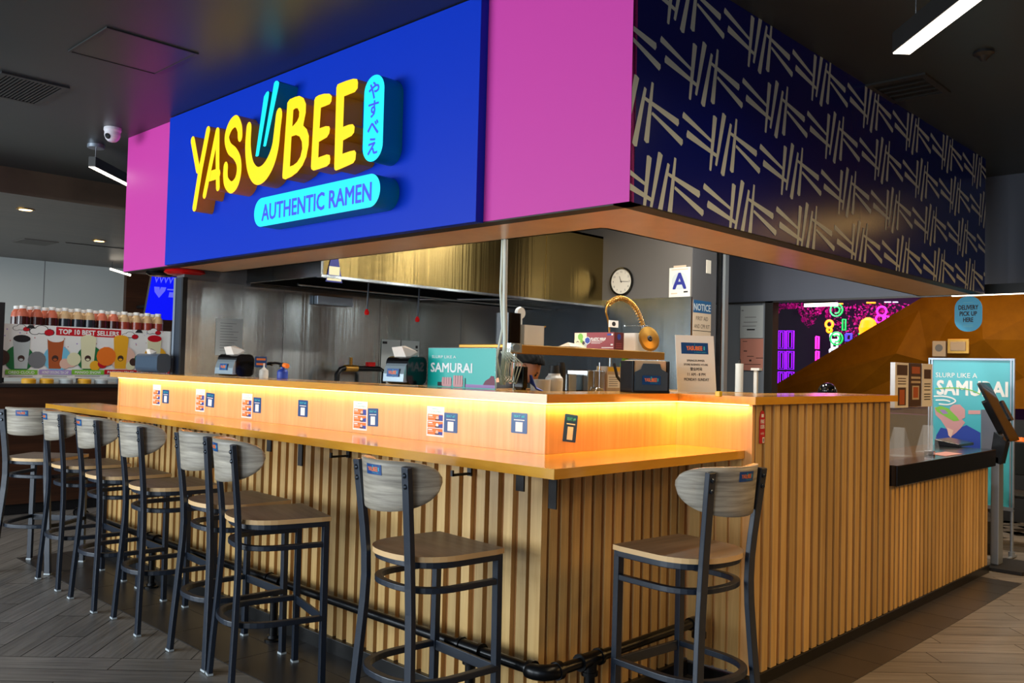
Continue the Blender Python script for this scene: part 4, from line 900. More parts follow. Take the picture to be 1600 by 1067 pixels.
b = MB(); b.tube([(-1.26, 1.26, ST+.05), (-1.2, 1.33, ST+.118)], .005, 6); b.tube([(-1.27, 1.14, ST+.02), (-1.22, 1.10, ST+.16)], .006, 6); build('tongs', b, 'brass', ut)
b = MB(); b.box(-1.25, -1.22, 1.235, 1.275, ST+.02, ST+.11); build('tool_handle', b, 'black', ut)
q = at(959, 549, x=-1.115); wx, wy = -1.115, q.y; wl = .315; wh = .108
wb = thing('plastic_wrap_box', (wx-wl/2, wy+.05, ST), 'maroon carton of plastic wrap lying on the over-shelf', 'box')
b = MB(); b.box(wx-wl, wx, wy, wy+.10, ST, ST+wh, 0); P = Vector((wx-wl, wy-.0006, ST)); F_ = lambda pts, mi, k=0: b.flat(pts, P-Y*.0003*k, X, Z, mi)
F_(rect(.002, .10, .002, wh-.002), 1); F_(circ(.05, wh*.75, .022, 9), 2, 1)
for k in range(6): F_(circ(.012+.016*k, wh*.5-.012*(k % 3), .013, 7), (1, 5, 6, 2, 5, 6)[k], 2)
F_([(.085, wh*.66), (.108, wh*.76), (.131, wh*.66), (.131, wh*.42), (.108, wh*.30), (.085, wh*.42)], 4, 3); F_([(.089, wh*.64), (.108, wh*.73), (.127, wh*.64), (.127, wh*.44), (.108, wh*.34), (.089, wh*.44)], 3, 4)
b.text('PLASTIC WRAP', P+X*.137+Z*wh*.62-Y*.0004, X, Z, .017, 4, width=.115, align='L', bold=.03)
for k in range(3): F_(rect(.137, .24-.015*k, wh*(.5-.07*k), wh*(.52-.07*k)), 4, 1)
F_(rect(.262, .308, wh*.82, wh*.92), 3, 1); F_(rect(.295, .308, wh*.82, wh*.92), 4, 2); F_(rect(.22, .31, wh*.1, wh*.14), 4, 1); F_(rect(.29, .308, wh*.25, wh*.33), 4, 1)
b.flat(rect(wy+.001, wy+.099, ST+.001, ST+wh-.001), (wx+.0005, 0, 0), Y, Z, 7); b.flat(circ(wy+.05, ST+wh*.75, .019, 14), (wx+.0008, 0, 0), Y, Z, 3)
for k in range(3): b.flat(rect(wy+.02, wy+.08, ST+.012+k*.012, ST+.018+k*.012), (wx+.0008, 0, 0), Y, Z, 0)
build('carton', b, ['boxred', 'cream', 'lime', 'royal', 'white', 'brown', 'paperdim', 'boxdark'], wb)
b = MB(); V = [(-1.16, 1.40, ST+.004), (-1.1, 1.44, ST+.006), (-1.1, 1.56, ST+.006), (-1.16, 1.58, ST+.004), (-1.13, 1.45, ST+.03), (-1.125, 1.5, ST+.024), (-1.13, 1.54, ST+.036), (-1.2, 1.5, ST+.005)]
b.add(V, [(0, 1, 4), (1, 5, 4), (1, 2, 5), (2, 6, 5), (2, 3, 6), (3, 7, 6), (7, 0, 4), (4, 5, 7), (5, 6, 7)]); item('crumpled_bag', b, 'cardtan', 'crumpled tan paper bag on the over-shelf beside the wrap carton', 'bag')
b = MB(); q = at(996, 548, x=-1.2); b.prism(rrect(.10, .13, .01, 3, -1.22, q.y), (0, 0, 0), X, Y, Z, ST+.118, ST); item('plastic_jug', b, 'cloudy', 'frosted square jug on the over-shelf under the coil sprayer', 'jug', bevel=.008)
b = MB(); q = at(1014, 531, x=-1.13); c0 = Vector((-1.13, q.y, ST+.083)); ax = Vector((.93, -.3, .2)); b.lathe([(.001, .012), (.012, .016), (.02, .010), (.066, .006), (.082, .002), (.082, -.004), (.001, -.006)], c0, 26, axis=ax, mfn=lambda i: 1 if i < 2 else (2 if i < 4 else 0)); item('round_lid', b, ['chrome', 'ink', 'brass'], 'round metal lid propped at the right end of the over-shelf', 'lid')
# coil sprayer
sp = thing('coil_sprayer', (-1.555, 2.4, 1.322), 'spring coil pre-rinse faucet arching above the over-shelf', 'faucet')
SX = -1.555
arc = smoothpts([tuple(at(*p, x=SX)) for p in ((953, 602), (952, 515), (947, 487), (952, 474), (968, 466), (984, 472), (996, 487), (1004, 508))], 8)
b = MB(); b.tube(arc, .007, 8); build('riser_pipe', b, 'brass', sp)
b = MB(); hp = []; A_ = [Vector(p) for p in arc[22:]]
tot = len(A_)-1; turns = 22
for i in range(turns*10+1):
    f_ = i/(turns*10)*tot; k = min(int(f_), tot-1); p = A_[k].lerp(A_[k+1], f_-k); t = (A_[k+1]-A_[k]).normalized(); w_ = t.cross(X).normalized(); a = 2*PI*i/10; hp.append(p+(X*math.cos(a)+w_*math.sin(a))*.017)
b.tube(hp, .0035, 5); build('spring_coil', b, 'brass', sp)
e0, e1 = at(976, 509, x=SX), at(1014, 509, x=SX)
b = MB(); b.lathe([(.012, 0), (.016, -.03), (.012, -.07)], arc[-1], 12); b.tube([tuple(e0), tuple(e1)], .005, 6); build('spray_head', b, 'chrome', sp)
e0 = at(952, 500, x=SX+.02); e1 = at(966, 512, x=SX+.02); b = MB(); b.box(SX+.015, SX+.02, e0.y, e1.y, e1.z, e0.z, 0); b.flat(circ((e0.y+e1.y)/2, (e0.z+e1.z)/2, .022, 10, .016), (SX+.0206, 0, 0), Y, Z, 1); build('hang_label', b, ['white', 'ink'], sp)
# things under the shelf
PT = 1.3225
b = MB(); ty = at(817, 590, x=-.98).y; b.box(-1.03, -.96, ty-.018, ty+.018, PT+.02, PT+.135); b.box(-1.02, -.97, ty-.015, ty+.02, PT, PT+.03); item('terminal', b, 'blackgloss', 'black order terminal seen from behind at the left post of the shelf', 'terminal', bevel=.006)
b = MB()
for k in range(3): b.tube([(-.95-.01*k, ty+.03+.008*k, PT+.09), (-.94-.01*k, ty+.04, PT+.05), (-.93-.01*k, ty+.05+.015*k, PT+.02), (-.91, ty+.08, PT+.006)], .005, 6)
item('cable_bundle', b, 'royal', 'blue data cables hanging behind the black order terminal', 'cable')
b = MB(); b.lathe([(.055, 0), (.058, .065), (.05, .066)], (-1.1, 1.185, PT), 18); item('deli_tub', b, 'cloudy', 'low translucent tub under the over-shelf in front of the cook', 'container')
b = MB(); b.lathe([(.05, 0), (.052, .06), (.05, .075), (.036, .09), (.034, .1), (.032, .1), (.026, .145)], (-1.1, 1.30, PT), 18, mfn=lambda i: 1 if i > 3 else 0); item('sauce_jar', b, ['whiteplastic', 'black'], 'white plastic jar with black cap under the over-shelf', 'jar')
b = MB(); b.lathe([(.028, 0), (.03, .10), (.028, .13), (.02, .165)], (-1.12, 1.38, PT), 16); item('cup_stack', b, 'black', 'tall black sleeve of cups under the over-shelf', 'cups')
b = MB(); b.box(-1.16, -1.10, 1.43, 1.5, PT, PT+.1); item('steel_caddy', b, 'galv', 'narrow metal caddy under the shelf beside the black cup sleeve', 'container', bevel=.004)
b = MB(); b.box(-1.2, -1.04, 1.53, 1.69, PT, PT+.125); item('steel_pan', b, 'steel', 'square stainless inset pan under the over-shelf', 'pan', bevel=.006)
b = MB(); b.tube([(-1.02, 1.61, PT+.02), (-1.02, 1.61, PT+.17)], .004, 6); b.tube([(-1.02, 1.57, PT), (-1.02, 1.585, PT+.02), (-1.02, 1.635, PT+.02), (-1.02, 1.65, PT)], .005, 6); item('ticket_spike', b, 'chrome', 'thin chrome ticket stand in front of the square pan', 'stand')
b = MB(); b.lathe([(.026, 0), (.027, .1), (.012, .125), (.008, .15)], (-1.14, 1.76, PT), 14); item('sauce_bottle', b, 'amber', 'amber sauce bottle under the over-shelf', 'bottle')
b = MB(); b.lathe([(.022, 0), (.022, .03), (.0225, .03), (.0225, .08), (.022, .08), (.022, .1), (.01, .12)], (-1.14, 1.705, PT), 14, mfn=lambda i: 1 if i in (2,) else 0); item('seasoning_bottle', b, ['ink', 'white'], 'dark seasoning bottle with pale label beside the amber sauce', 'bottle')
b = MB(); b.box(-1.2, -1.12, 1.81, 1.95, PT, PT+.15, 0); b.flat(rect(1.82, 1.94, PT+.02, PT+.1), (-1.1195, 0, 0), Y, Z, 1); b.flat(rect(1.82, 1.94, PT+.12, PT+.145), (-1.1195, 0, 0), Y, Z, 2)
for k in range(5): b.flat(rect(1.83, 1.92, PT+.03+.013*k, PT+.034+.013*k), (-1.119, 0, 0), Y, Z, 3)
item('clip_board_box', b, ['cardtan', 'white', 'yellow', 'inkgrey'], 'cardboard box with printed white and yellow labels under the shelf', 'box')
b = MB(); b.tube([(-1.06, 1.80, PT+.17), (-1.05, 1.82, PT+.09), (-1.04, 1.86, PT+.05), (-1.02, 1.92, PT+.03)], .009, 8); item('black_hose', b, 'black', 'black hose curving down in front of the labelled cardboard box', 'hose')
b = MB(); b.lathe([(.03, 0), (.032, .17), (.02, .2), (.012, .23)], (-1.2, 2.1, PT), 12, mfn=lambda i: 0); item('green_bottle', b, 'lime', 'green bottle behind the smoked napkin dispenser', 'bottle')
# cook
def person():
    r = thing('person', (-1.68, 1.78, .0027), 'person bending over behind the pass counter, only the lowered head showing', 'person'); 
    def skin(nm, pts, edges, rad, mt, sub=2):
        me = bpy.data.meshes.new(nm); me.from_pydata(pts, edges, []); o = bpy.data.objects.new(nm, me); C.objects.link(o)
        md = o.modifiers.new('s', 'SKIN'); me.skin_vertices
        for v, q in zip(me.skin_vertices[0].data, rad): v.radius = (q, q) if not isinstance(q, tuple) else q
        me.skin_vertices[0].data[0].use_root = True
        sb = o.modifiers.new('sb', 'SUBSURF'); sb.levels = sub; sb.render_levels = sub
        dg = bpy.context.evaluated_depsgraph_get(); m2 = bpy.data.meshes.new_from_object(o.evaluated_get(dg)); bpy.data.objects.remove(o)
        m2.materials.clear(); m2.materials.append(M[mt]); return m2
    f = Vector((.78, .62, 0)).normalized(); s_ = Vector((-f.y, f.x, 0)); O = Vector((-1.87, 1.61, 0))
    L = lambda a, b_, z: tuple(O+f*a+s_*b_+Z*z)
    P = [L(-.05, 0, .92), L(-.03, 0, 1.05), L(.02, 0, 1.2), L(.07, 0, 1.31), L(.12, 0, 1.36),
         L(.04, .17, 1.30), L(.0, .24, 1.06), L(.08, .2, .88), L(.11, .19, .80), L(.04, -.17, 1.30), L(.0, -.24, 1.06), L(.08, -.2, .88), L(.11, -.19, .80),
         L(-.05, .1, .86), L(-.02, .11, .48), L(-.06, .11, .08), L(.08, .12, .04), L(-.05, -.1, .86), L(-.02, -.11, .48), L(-.06, -.11, .08), L(.08, -.12, .04)]
    E_ = [(0, 1), (1, 2), (2, 3), (3, 4), (3, 5), (5, 6), (6, 7), (7, 8), (3, 9), (9, 10), (10, 11), (11, 12), (0, 13), (13, 14), (14, 15), (15, 16), (0, 17), (17, 18), (18, 19), (19, 20)]
    R = [(.15, .11), (.14, .11), (.15, .11), (.12, .09), .058, .065, .045, .034, .03, .065, .045, .034, .03, .09, .06, .045, .04, .09, .06, .045, .04]
    me = skin('body', P, E_, R, 'shirt'); o = bpy.data.objects.new('body', me); C.objects.link(o)
    me.transform(Matrix.Translation(-r.location)); o.parent = r
    me.materials.append(M['skin'])
    for p in me.polygons:
        c = p.center+Vector(r.location); d = (c-O); a = d.dot(f); p.use_smooth = True
        if c.z > 1.355 or (abs(d.dot(s_)) > .15 and c.z < .95): p.material_index = 1
    # head: sphere shaped by hand, face toward the work
    bm = bmesh.new(); bmesh.ops.create_uvsphere(bm, u_segments=32, v_segments=24, radius=1)
    hc = O+f*.19+Z*1.455; fd = (f*.80-Z*.6).normalized(); sd = s_; ud = fd.cross(sd)*1; ud = ud if ud.z > 0 else -ud
    for v in bm.verts:
        x, y, z = v.co; fx = y
        k = Vector((x*.074, y*.095, z*.112))
        if z < 0: k.x *= 1-.28*z*z; k.y *= 1-.08*z*z
        g = lambda cx, cz, sx, sz: math.exp(-((x-cx)/sx)**2-((z-cz)/sz)**2) if y > 0 else 0
        k.y += .022*g(0, -.18, .13, .2)-.008*g(.36, .02, .16, .12)-.008*g(-.36, .02, .16, .12)+.007*g(0, -.52, .3, .1)-.004*g(0, -.40, .3, .05)+.006*g(0, .18, .5, .1)
        v.co = sd*k.x+fd*k.y+ud*k.z+hc-Vector(r.location)
    me = bpy.data.meshes.new('head'); bm.to_mesh(me); bm.free(); me.materials.append(M['skin']); [setattr(p, 'use_smooth', True) for p in me.polygons]
    hd = bpy.data.objects.new('head', me); C.objects.link(hd); hd.parent = r; hd['_o'] = r['_o']
    for sg in (-1, 1):
        b = MB(); c = hc+sd*sg*.077-fd*.01-ud*.005; b.lathe([(.006, -.012), (.016, -.008), (.022, .002), (.018, .008), (.008, .006)], c, 12, axis=(sd*sg+fd*.4)); build('ear', b, 'skin', hd)
        b = MB(); c = hc+sd*sg*.027+fd*.086+ud*.002; b.lathe([(.001, -.006), (.011, -.002), (.010, .003), (.001, .005)], c, 10, axis=fd, mfn=lambda i: 0); build('eye', b, 'ink', hd)
        b = MB(); b.tube([c+ud*.016-sd*.013-fd*.002, c+ud*.020+fd*.003, c+ud*.016+sd*.014-fd*.002], .0035, 6); build('eyebrow', b, 'hair', hd)
    b = MB(); c = hc+fd*.088-ud*.056; b.tube([c-sd*.02-fd*.006, c, c+sd*.02-fd*.006], .004, 6); build('mouth', b, 'maroon', hd)
    bm = bmesh.new(); bmesh.ops.create_uvsphere(bm, u_segments=72, v_segments=60, radius=1); kill = []
    for v in bm.verts:
        x, y, z = v.co
        if z < .18+.55*max(0, y) - .5*max(0, -y): kill.append(v)
    bmesh.ops.delete(bm, geom=kill, context='VERTS')
    for v in bm.verts:
        x, y, z = v.co; n_ = 1+.03*math.sin(x*19+y*13)*math.cos(z*17)
        v.co = sd*x*.083*n_+fd*y*.105*n_+ud*(z*.122*n_+.004)+hc-Vector(r.location)
    me = bpy.data.meshes.new('hair'); bm.to_mesh(me); bm.free(); me.materials.append(M['hair']); [setattr(p, 'use_smooth', True) for p in me.polygons]
    o = bpy.data.objects.new('hair', me); C.objects.link(o); o.parent = r
    so = o.modifiers.new('t', 'SOLIDIFY'); so.thickness = .012
person()
# clock, grade card and notices on the grey end wall
ck = thing('wall_clock', (-2.769, 4.14, 2.28), 'round black-rimmed wall clock reading about quarter past eleven', 'clock'); c0 = at(972, 440, y=4.145)
b = MB(); b.lathe([(.128, 0), (.135, .012), (.132, .024), (.118, .026), (.114, .018)], (c0.x, 4.15, c0.z), 40, axis=(0, -1, 0)); build('rim', b, 'blackgloss', ck)
b = MB(); b.flat(circ(0, 0, .116, 36), (c0.x, 4.1305, c0.z), X, Z, 0)
for h_ in range(1, 13):
    a = PI/2-h_*PI/6; b.text(str(h_), (c0.x+.092*math.cos(a), 4.1300, c0.z+.092*math.sin(a)), X, Z, .02, 1)
build('dial', b, ['clockface', 'ink'], ck)
b = MB()
for a, l, w in ((PI/2-11.25*PI/6, .055, .007), (PI/2-15.5*PI/30, .085, .005)):
    d = Vector((math.cos(a), math.sin(a))); n_ = Vector((-d.y, d.x)); b.flat([tuple(-d*.012+n_*w/2), tuple(-d*.012-n_*w/2), tuple(d*l-n_*w/3), tuple(d*l+n_*w/3)], (c0.x, 4.1285, c0.z), X, Z)
build('hands', b, 'ink', ck)
a, c = at(1046, 419, y=4.147), at(1078, 463, y=4.147); P = Vector(((a.x+c.x)/2, 4.147, (a.z+c.z)/2)); w, h = c.x-a.x, a.z-c.z
b = MB(); b.prism(rect(-w/2, w/2, -h/2, h/2), (P.x, 4.15, P.z), X, Z, -Y, .003, 0, 0); b.flat(circ(0, .01, w*.38, 20, h*.3), P-Y*.0004, X, Z, 2); b.text('A', P+Z*.015-Y*.0008, X, Z, h*.56, 1, bold=.03, width=w*.62); b.flat(rect(-w*.4, w*.4, h*.42, h*.45), P-Y*.0006, X, Z, 3); b.flat(rect(w*.2, w*.4, -h*.36, -h*.31), P-Y*.0006, X, Z, 4); b.flat(rect(-w*.4, -w*.1, -h*.4, -h*.36), P-Y*.0006, X, Z, 3)
b.flat(rect(-w*.3, w*.3, h*.5, h*.57), P, X, Z, 3)
tag(build('grade_card', b, ['clockface', 'gradeblue', 'paperdim', 'cardtan', 'ink']), 'white card with a large blue letter A on the grey wall', 'sign')
xr = -2.0095; a, c = at(1083, 468, x=xr), at(1110, 530, x=xr); y0, y1 = a.y, c.y; zt, zb = a.z, at(1090, 534, x=xr).z; yc, h = (y0+y1)/2, zt-zb; w = y1-y0
b = MB(); b.box(-2.01, xr+.002, y0, y1, zb, zt, 0); P = Vector((xr+.0024, yc, 0)); b.flat(rect(-w/2, w/2, zt-h*.3, zt), P, Y, Z, 1)
b.text('NOTICE', P+Z*(zt-h*.16)+X*.0004, Y, Z, h*.17, 2, width=w*.92, bold=.02); b.text('FIRST AID', P+Z*(zt-h*.43), Y, Z, h*.1, 3, width=w*.66); b.text('AND CPR KIT', P+Z*(zt-h*.62), Y, Z, h*.1, 3, width=w*.85); b.flat(rect(-w*.5, w*.5, zt-h*.74, zt-h*.725), P, Y, Z, 3)
tag(build('notice_sign', b, ['cardtan', 'noticeblue', 'paperdim', 'ink']), 'blue and tan NOTICE first aid sign on the dark pier', 'sign')
a = at(1107, 417, x=xr); b = MB(); b.box(-2.01, xr+.004, a.y-.04, a.y+.04, a.z-.06, a.z+.06); tag(build('wall_plate', b, 'clockface', bevel=.003), 'beige blank wall plate high on the dark pier', 'switch')
# papers on the steel partition
def ysheet(nm, y, px0, py0, px1, py1, lines, lab, mats, cat='notice'):
    a, c = at(px0, py0, y=y), at(px1, py1, y=y); b = MB(); b.box(a.x, c.x, y, y+.002, c.z, a.z, 0); w, h = c.x-a.x, a.z-c.z
    for (u0, u1, v0, v1, mi) in lines: b.flat(rect(a.x+u0*w, a.x+u1*w, a.z-v1*h, a.z-v0*h), (0, y-.0006, 0), X, Z, mi)
    return tag(build(nm, b, list(mats)), lab, cat)
ysheet('paper_notice', 5.582, 1157, 478, 1192, 528, [(.05, .15, .13, .16, 1), (.2, .7, .35, .37, 1), (.15, .75, .5, .52, 1), (.1, .7, .62, .64, 1), (.3, .65, .72, .76, 2)], 'white diagram sheet on the far steel panel', ('paperdim', 'inkgrey', 'ink'))
ysheet('paper_notice', 5.582, 1157, 529, 1192, 579, [(.1, .3, .08, .1, 1), (.15, .3, .38, .41, 1), (.3, .6, .55, .57, 1), (.7, 1, .6, .62, 1), (.4, .5, .66, .72, 1), (.2, .9, .8, .82, 1)], 'salmon coloured sheet below the white diagram sheet', ('salmon', 'brown'))
p = at(1155, 590, y=3.4); b = MB(); b.tube([(p.x, 3.4, 1.20), (p.x, 3.4, at(1155, 568, y=3.4).z)], .029, 16, 0); b.tube([(p.x, 3.4, at(1155, 568, y=3.4).z), (p.x, 3.4, at(1155, 562, y=3.4).z)], .01, 10, 1)
b.box(p.x-.08, p.x+.08, 3.32, 3.48, 1.18, 1.20, 1); b.tube([(p.x, 3.4, 0.0027), (p.x, 3.4, 1.19)], .02, 8, 1)
tag(build('paper_towel_stand', b, ['whiteplastic', 'black']), 'white paper roll on a black stand behind the tall counter', 'paper roll')
p = at(1181, 600, y=3.2); b = MB(); b.box(p.x-.012, p.x+.012, 3.19, 3.21, .0027, at(1181, 575, y=3.2).z); b.box(p.x-.03, p.x+.035, 3.18, 3.22, at(1181, 576, y=3.2).z-.012, at(1181, 575, y=3.2).z); tag(build('utility_post', b, 'whiteplastic'), 'white bracket post standing behind the tall counter', 'post')
# black dome on the counter behind
q = at(1293, 599, x=-.45); zd = q.z-.064
b = MB(); n_ = 10; prof = [(.062, 0), (.064, .01)]+[(.062*math.cos(i*PI/2/n_), .01+.058*math.sin(i*PI/2/n_)) for i in range(n_)]+[(.002, .068)]
b.lathe(prof, (q.x, q.y, zd), 24); b.box(q.x-.09, q.x+.09, q.y-.09, q.y+.09, .0027, zd, 1)
tag(build('rice_cooker', b, ['blackgloss', 'black']), 'glossy black dome lid poking up behind the tall counter', 'cooker')
# ------------------------------------------------------------------ pick-up counter
SZ = .9265
g = thing('sneeze_guard', (.08, 3.6, SZ), 'clear glass guard panel standing on the black stone worktop', 'glass guard')
b = MB(); b.box(.055, .061, 2.98, 3.96, SZ, 1.30); build('pane', b, 'glass', g)
for yy in (3.05, 3.9):
    b = MB(); b.box(.03, .09, yy-.02, yy+.02, SZ, SZ+.03); build('clamp', b, 'chrome', g, bevel=.003)
def menu_box(px0, px1, py0, py1, x, mats, rows, lab, side):
    a, c = at(px0, py0, x=x), at(px1, py0, x=x); zb = at((px0+px1)/2, py1, x=x).z; zt = a.z; y0, y1 = a.y, c.y
    b = MB(); b.box(x-.03, x, y0, y1, zb, zt, 0); W_, H_ = y1-y0, zt-zb
    for (u0, u1, v0, v1, mi) in rows: b.flat(rect(y0+u0*W_, y0+u1*W_, zt-v1*H_, zt-v0*H_), (x+.0006+.0002*mi, 0, 0), Y, Z, mi)
    return tag(build('menu_box', b, mats, bevel=.001), lab, 'menu box', 'menu boxes above the low worktop')
txt = lambda v0, n, mi: [(.2, .8, v0+i*.06, v0+i*.06+.022, mi) for i in range(n)]
menu_box(1399, 1420, 566, 637, .093, ['redscreen', 'brown', 'tea'], [(.12, .9, .05, .28, 1)]+txt(.34, 3, 1)+[(.2, .8, .55, .95, 1), (.32, .7, .6, .93, 2)], 'white menu box with two food pictures nearest the tall counter', 'l')
menu_box(1422, 1440, 567, 635, .093, ['brown', 'cardtan', 'tea'], [(.15, .85, .08, .24, 2)]+[(.1, .9, .31, .36, 1), (.1, .9, .41, .46, 1), (.2, .8, .52, .84, 1), (.28, .72, .55, .8, 2)], 'dark brown menu box in the middle of three', 'm')
menu_box(1441, 1457, 568, 635, .093, ['redscreen', 'brown', 'tea', 'ink'], [(.18, .85, .13, .35, 1)]+txt(.46, 2, 3)+txt(.6, 1, 3)+txt(.7, 3, 3), 'white menu box with black text, rightmost of three', 'r')
def tent(px, py, lab):
    p = at(px, py, z=SZ); r = .075; b = MB()
    for s_ in (-1, 1): b.add([(p.x-.06, p.y+s_*r, SZ), (p.x+.06, p.y+s_*r, SZ), (p.x+.035, p.y+s_*.006, SZ+.19), (p.x-.035, p.y+s_*.006, SZ+.19)], [(0, 1, 2, 3)])
    b.box(p.x-.06, p.x+.06, p.y-r, p.y+r, SZ, SZ+.003); tag(build('tent_holder', b, 'acrylic'), lab, 'sign holder', 'clear tent holders on the stone worktop')
tent(1405, 712, 'clear acrylic tent holder half hidden by the end of the tall counter'); tent(1450, 706, 'clear acrylic tent holder in front of the teal poster')
p = at(1492, 694, z=SZ+.01); b = MB(); b.add([(p.x-.1, p.y-.16, SZ), (p.x+.08, p.y-.16, SZ), (p.x+.08, p.y+.2, SZ), (p.x-.1, p.y+.2, SZ), (p.x-.1, p.y-.16, SZ+.05), (p.x+.08, p.y-.16, SZ+.022), (p.x+.08, p.y+.2, SZ+.022), (p.x-.1, p.y+.2, SZ+.05)], [(3, 2, 1, 0), (4, 5, 6, 7), (0, 1, 5, 4), (1, 2, 6, 5), (2, 3, 7, 6), (3, 0, 4, 7)])
tag(build('keyboard_tray', b, 'smoke', bevel=.004), 'flat black device tray lying on the stone worktop below the poster', 'tray')
p = at(1478, 709, z=SZ); b = MB(); b.prism([(-.07, -.14), (.06, -.2), (.07, .12), (-.06, .18)], (p.x, p.y, SZ+.0004), X, Y, Z, .001, 0); tag(build('paper_sheet', b, 'salmon'), 'pinkish paper sheet on the black stone worktop', 'paper')
# kiosk
ks = thing('order_kiosk', (.22, 5.0, .0027), 'silver post order kiosk with a tilted black tablet at the end of the counter', 'kiosk')
pk = at(1557, 880, z=.03); kx, ky = pk.x, pk.y
b = MB(); b.prism(rrect(.26, .5, .02, 4, kx+.10, ky+.06), (0, 0, 0), X, Y, Z, .026, .0027); build('base_plate', b, 'black', ks, bevel=.003)
b = MB(); b.box(kx-.03, kx+.03, ky-.06, ky+.06, .026, .86); build('post', b, 'alum', ks, bevel=.008)
b = MB(); b.prism([(kx-.04, .82), (kx+.04, .80), (kx+.075, .98), (kx-.01, 1.05)], (0, ky, 0), X, Z, Y, .06, -.06); build('head_mount', b, 'smoke', ks, bevel=.008)
tb, bt = Vector((kx-.105, ky, 1.425)), Vector((kx+.115, ky, .985)); d = (tb-bt); n_ = Vector((d.z, 0, -d.x)).normalized(); dd = d.normalized()
b = MB(); b.prism(rrect(.27, d.length, .015, 3), (tb+bt)/2, Y, dd, n_, .008, -.012); build('tablet', b, 'blackgloss', ks, bevel=.002)
b = MB(); b.prism(rrect(.235, d.length-.04, .006, 2), (tb+bt)/2+n_*.0085, Y, dd, n_, .0006, 0); build('screen', b, 'screendark', ks)
b = MB(); b.prism(rrect(.24, .28, .02, 3), (tb+bt)/2-n_*.018-dd*.03, Y, dd, n_, .006, -.03); build('rear_housing', b, 'blackgloss', ks, bevel=.004)
b = MB(); b.prism(rrect(.08, .17, .012, 3), (tb+bt)/2+Y*.18-dd*.0+n_*.0, Y, dd, n_, .02, -.03); build('card_reader', b, 'smoke', ks, bevel=.004)
# free-standing poster
PY = 5.55
a, c = at(1455, 562, y=PY), at(1583, 562, y=PY); zt = a.z; x0, x1 = a.x, c.x; zb = .42
ps = thing('poster_stand', ((x0+x1)/2, PY, .0027), 'tall framed teal SLURP LIKE A SAMURAI poster on a telescopic stand', 'poster')
w, h = x1-x0, zt-zb
b = MB(); b.box(x0, x1, PY-.005, PY+.005, zb, zt, 0)
Q = lambda px, py, k=1: (lambda v: (v.x, v.z))(at(px, py, y=PY-.006))
y_ = PY-.0065
b.text('SLURP LIKE A', (at(1494, 586, y=y_).x, y_, at(1494, 586, y=y_).z), X, Z, .042, 1, width=at(1529, 586, y=y_).x-at(1464, 586, y=y_).x)
b.text('SAMURAI', (at(1518, 604, y=y_).x, y_, at(1518, 606, y=y_).z), X, Z, .125, 1, width=at(1574, 604, y=y_).x-at(1464, 604, y=y_).x, bold=.03)
def pf(pts, mi, k): b.flat([Q(*p) for p in pts], (0, y_-.0004*k, 0), X, Z, mi)
pf([(1459, 700), (1463, 680), (1470, 668), (1490, 672), (1510, 664), (1532, 676), (1532, 712), (1459, 712)], 2, 1)
pf([(1460, 636), (1475, 636), (1490, 642), (1500, 652), (1508, 660), (1502, 668), (1494, 676), (1486, 682), (1478, 668), (1470, 656), (1462, 648)], 3, 2)
pf([(1484, 637), (1490, 632), (1500, 632), (1508, 640), (1508, 652), (1498, 658), (1488, 648)], 3, 3)
pf([(1461, 637), (1470, 634), (1482, 638), (1496, 652), (1499, 657), (1490, 658), (1476, 650), (1464, 643)], 4, 4)
pf([(1468, 640), (1476, 640), (1482, 646), (1474, 647)], 5, 5)
pf([(1513, 641), (1532, 641), (1532, 647), (1513, 647)], 3, 2)
pf([(1480, 668), (1490, 672), (1486, 684), (1482, 680)], 6, 5)
pf([(1533, 640), (1569, 640), (1569, 720), (1533, 720)], 7, 1)
for k_, pp in enumerate(([(1460, 619), (1474, 619), (1488, 622), (1493, 627), (1482, 632), (1468, 631)], [(1463, 625), (1476, 625), (1484, 627)], [(1462, 607), (1490, 606), (1515, 609), (1532, 616)])):
    b.flat(stroke(smoothpts([(*Q(*p), .006 if k_ < 2 else .004) for p in pp], 5)), (0, y_-.0004*(6+k_), 0), X, Z, 1 if k_ < 2 else 4)
build('print', b, ['tealpale', 'white', 'royal', 'skinprint', 'lime', 'purple', 'peach', 'bluegrey'], ps)
b = MB()
for xx in (x0-.012, x0+.012, x1-.012, x1+.008): b.box(xx-.006, xx+.006, PY-.012, PY+.012, zb-.02, zt+.005)
b.box(x0-.018, x1+.014, PY-.014, PY+.014, zt, zt+.016); b.box(x0-.018, x1+.014, PY-.014, PY+.014, zb-.03, zb); build('frame', b, 'alum', ps)
b = MB(); b.tube([(x1-.005, PY+.02, .05), (x1-.005, PY+.02, .75)], .013, 10); b.tube([(x1-.005, PY+.02, .02), (x1-.005, PY+.02, .06)], .024, 10); b.tube([(x0+.01, PY+.02, .05), (x0+.01, PY+.02, .75)], .013, 10)
for xx in (x0+.01, x1-.005): b.tube([(xx, PY-.10, .014), (xx, PY+.14, .014)], .011, 8)
build('stand_leg', b, 'alum', ps)
# hanging delivery sign
dl = thing('delivery_sign', (0, 4.9, 1.82), 'hanging oval cyan sign reading DELIVERY PICK UP HERE', 'sign')
p = at(1513, 490.5, y=4.9); rx, rz = .099, .137
b = MB(); b.prism(rrect(2*rx, 2*rz, .093, 9), p, X, Z, -Y, .002, -.002, 0); P = p-Y*.0026
for t_, dz in (('DELIVERY', .052), ('PICK UP', .004), ('HERE', -.044)): b.text(t_, P+Z*dz, X, Z, .036, 1, width=.0175*len(t_), bold=.03)
for dz in (.088, -.088, -.1): b.flat(rect(-.035, .035, dz, dz+.003), P, X, Z, 2)
build('panel', b, ['deliv', 'ink', 'tealpale'], dl)
b = MB(); b.tube([(p.x, 4.9, p.z+rz), (p.x, 4.9, 2.112)], .0015, 5); build('thread', b, 'cable', dl)
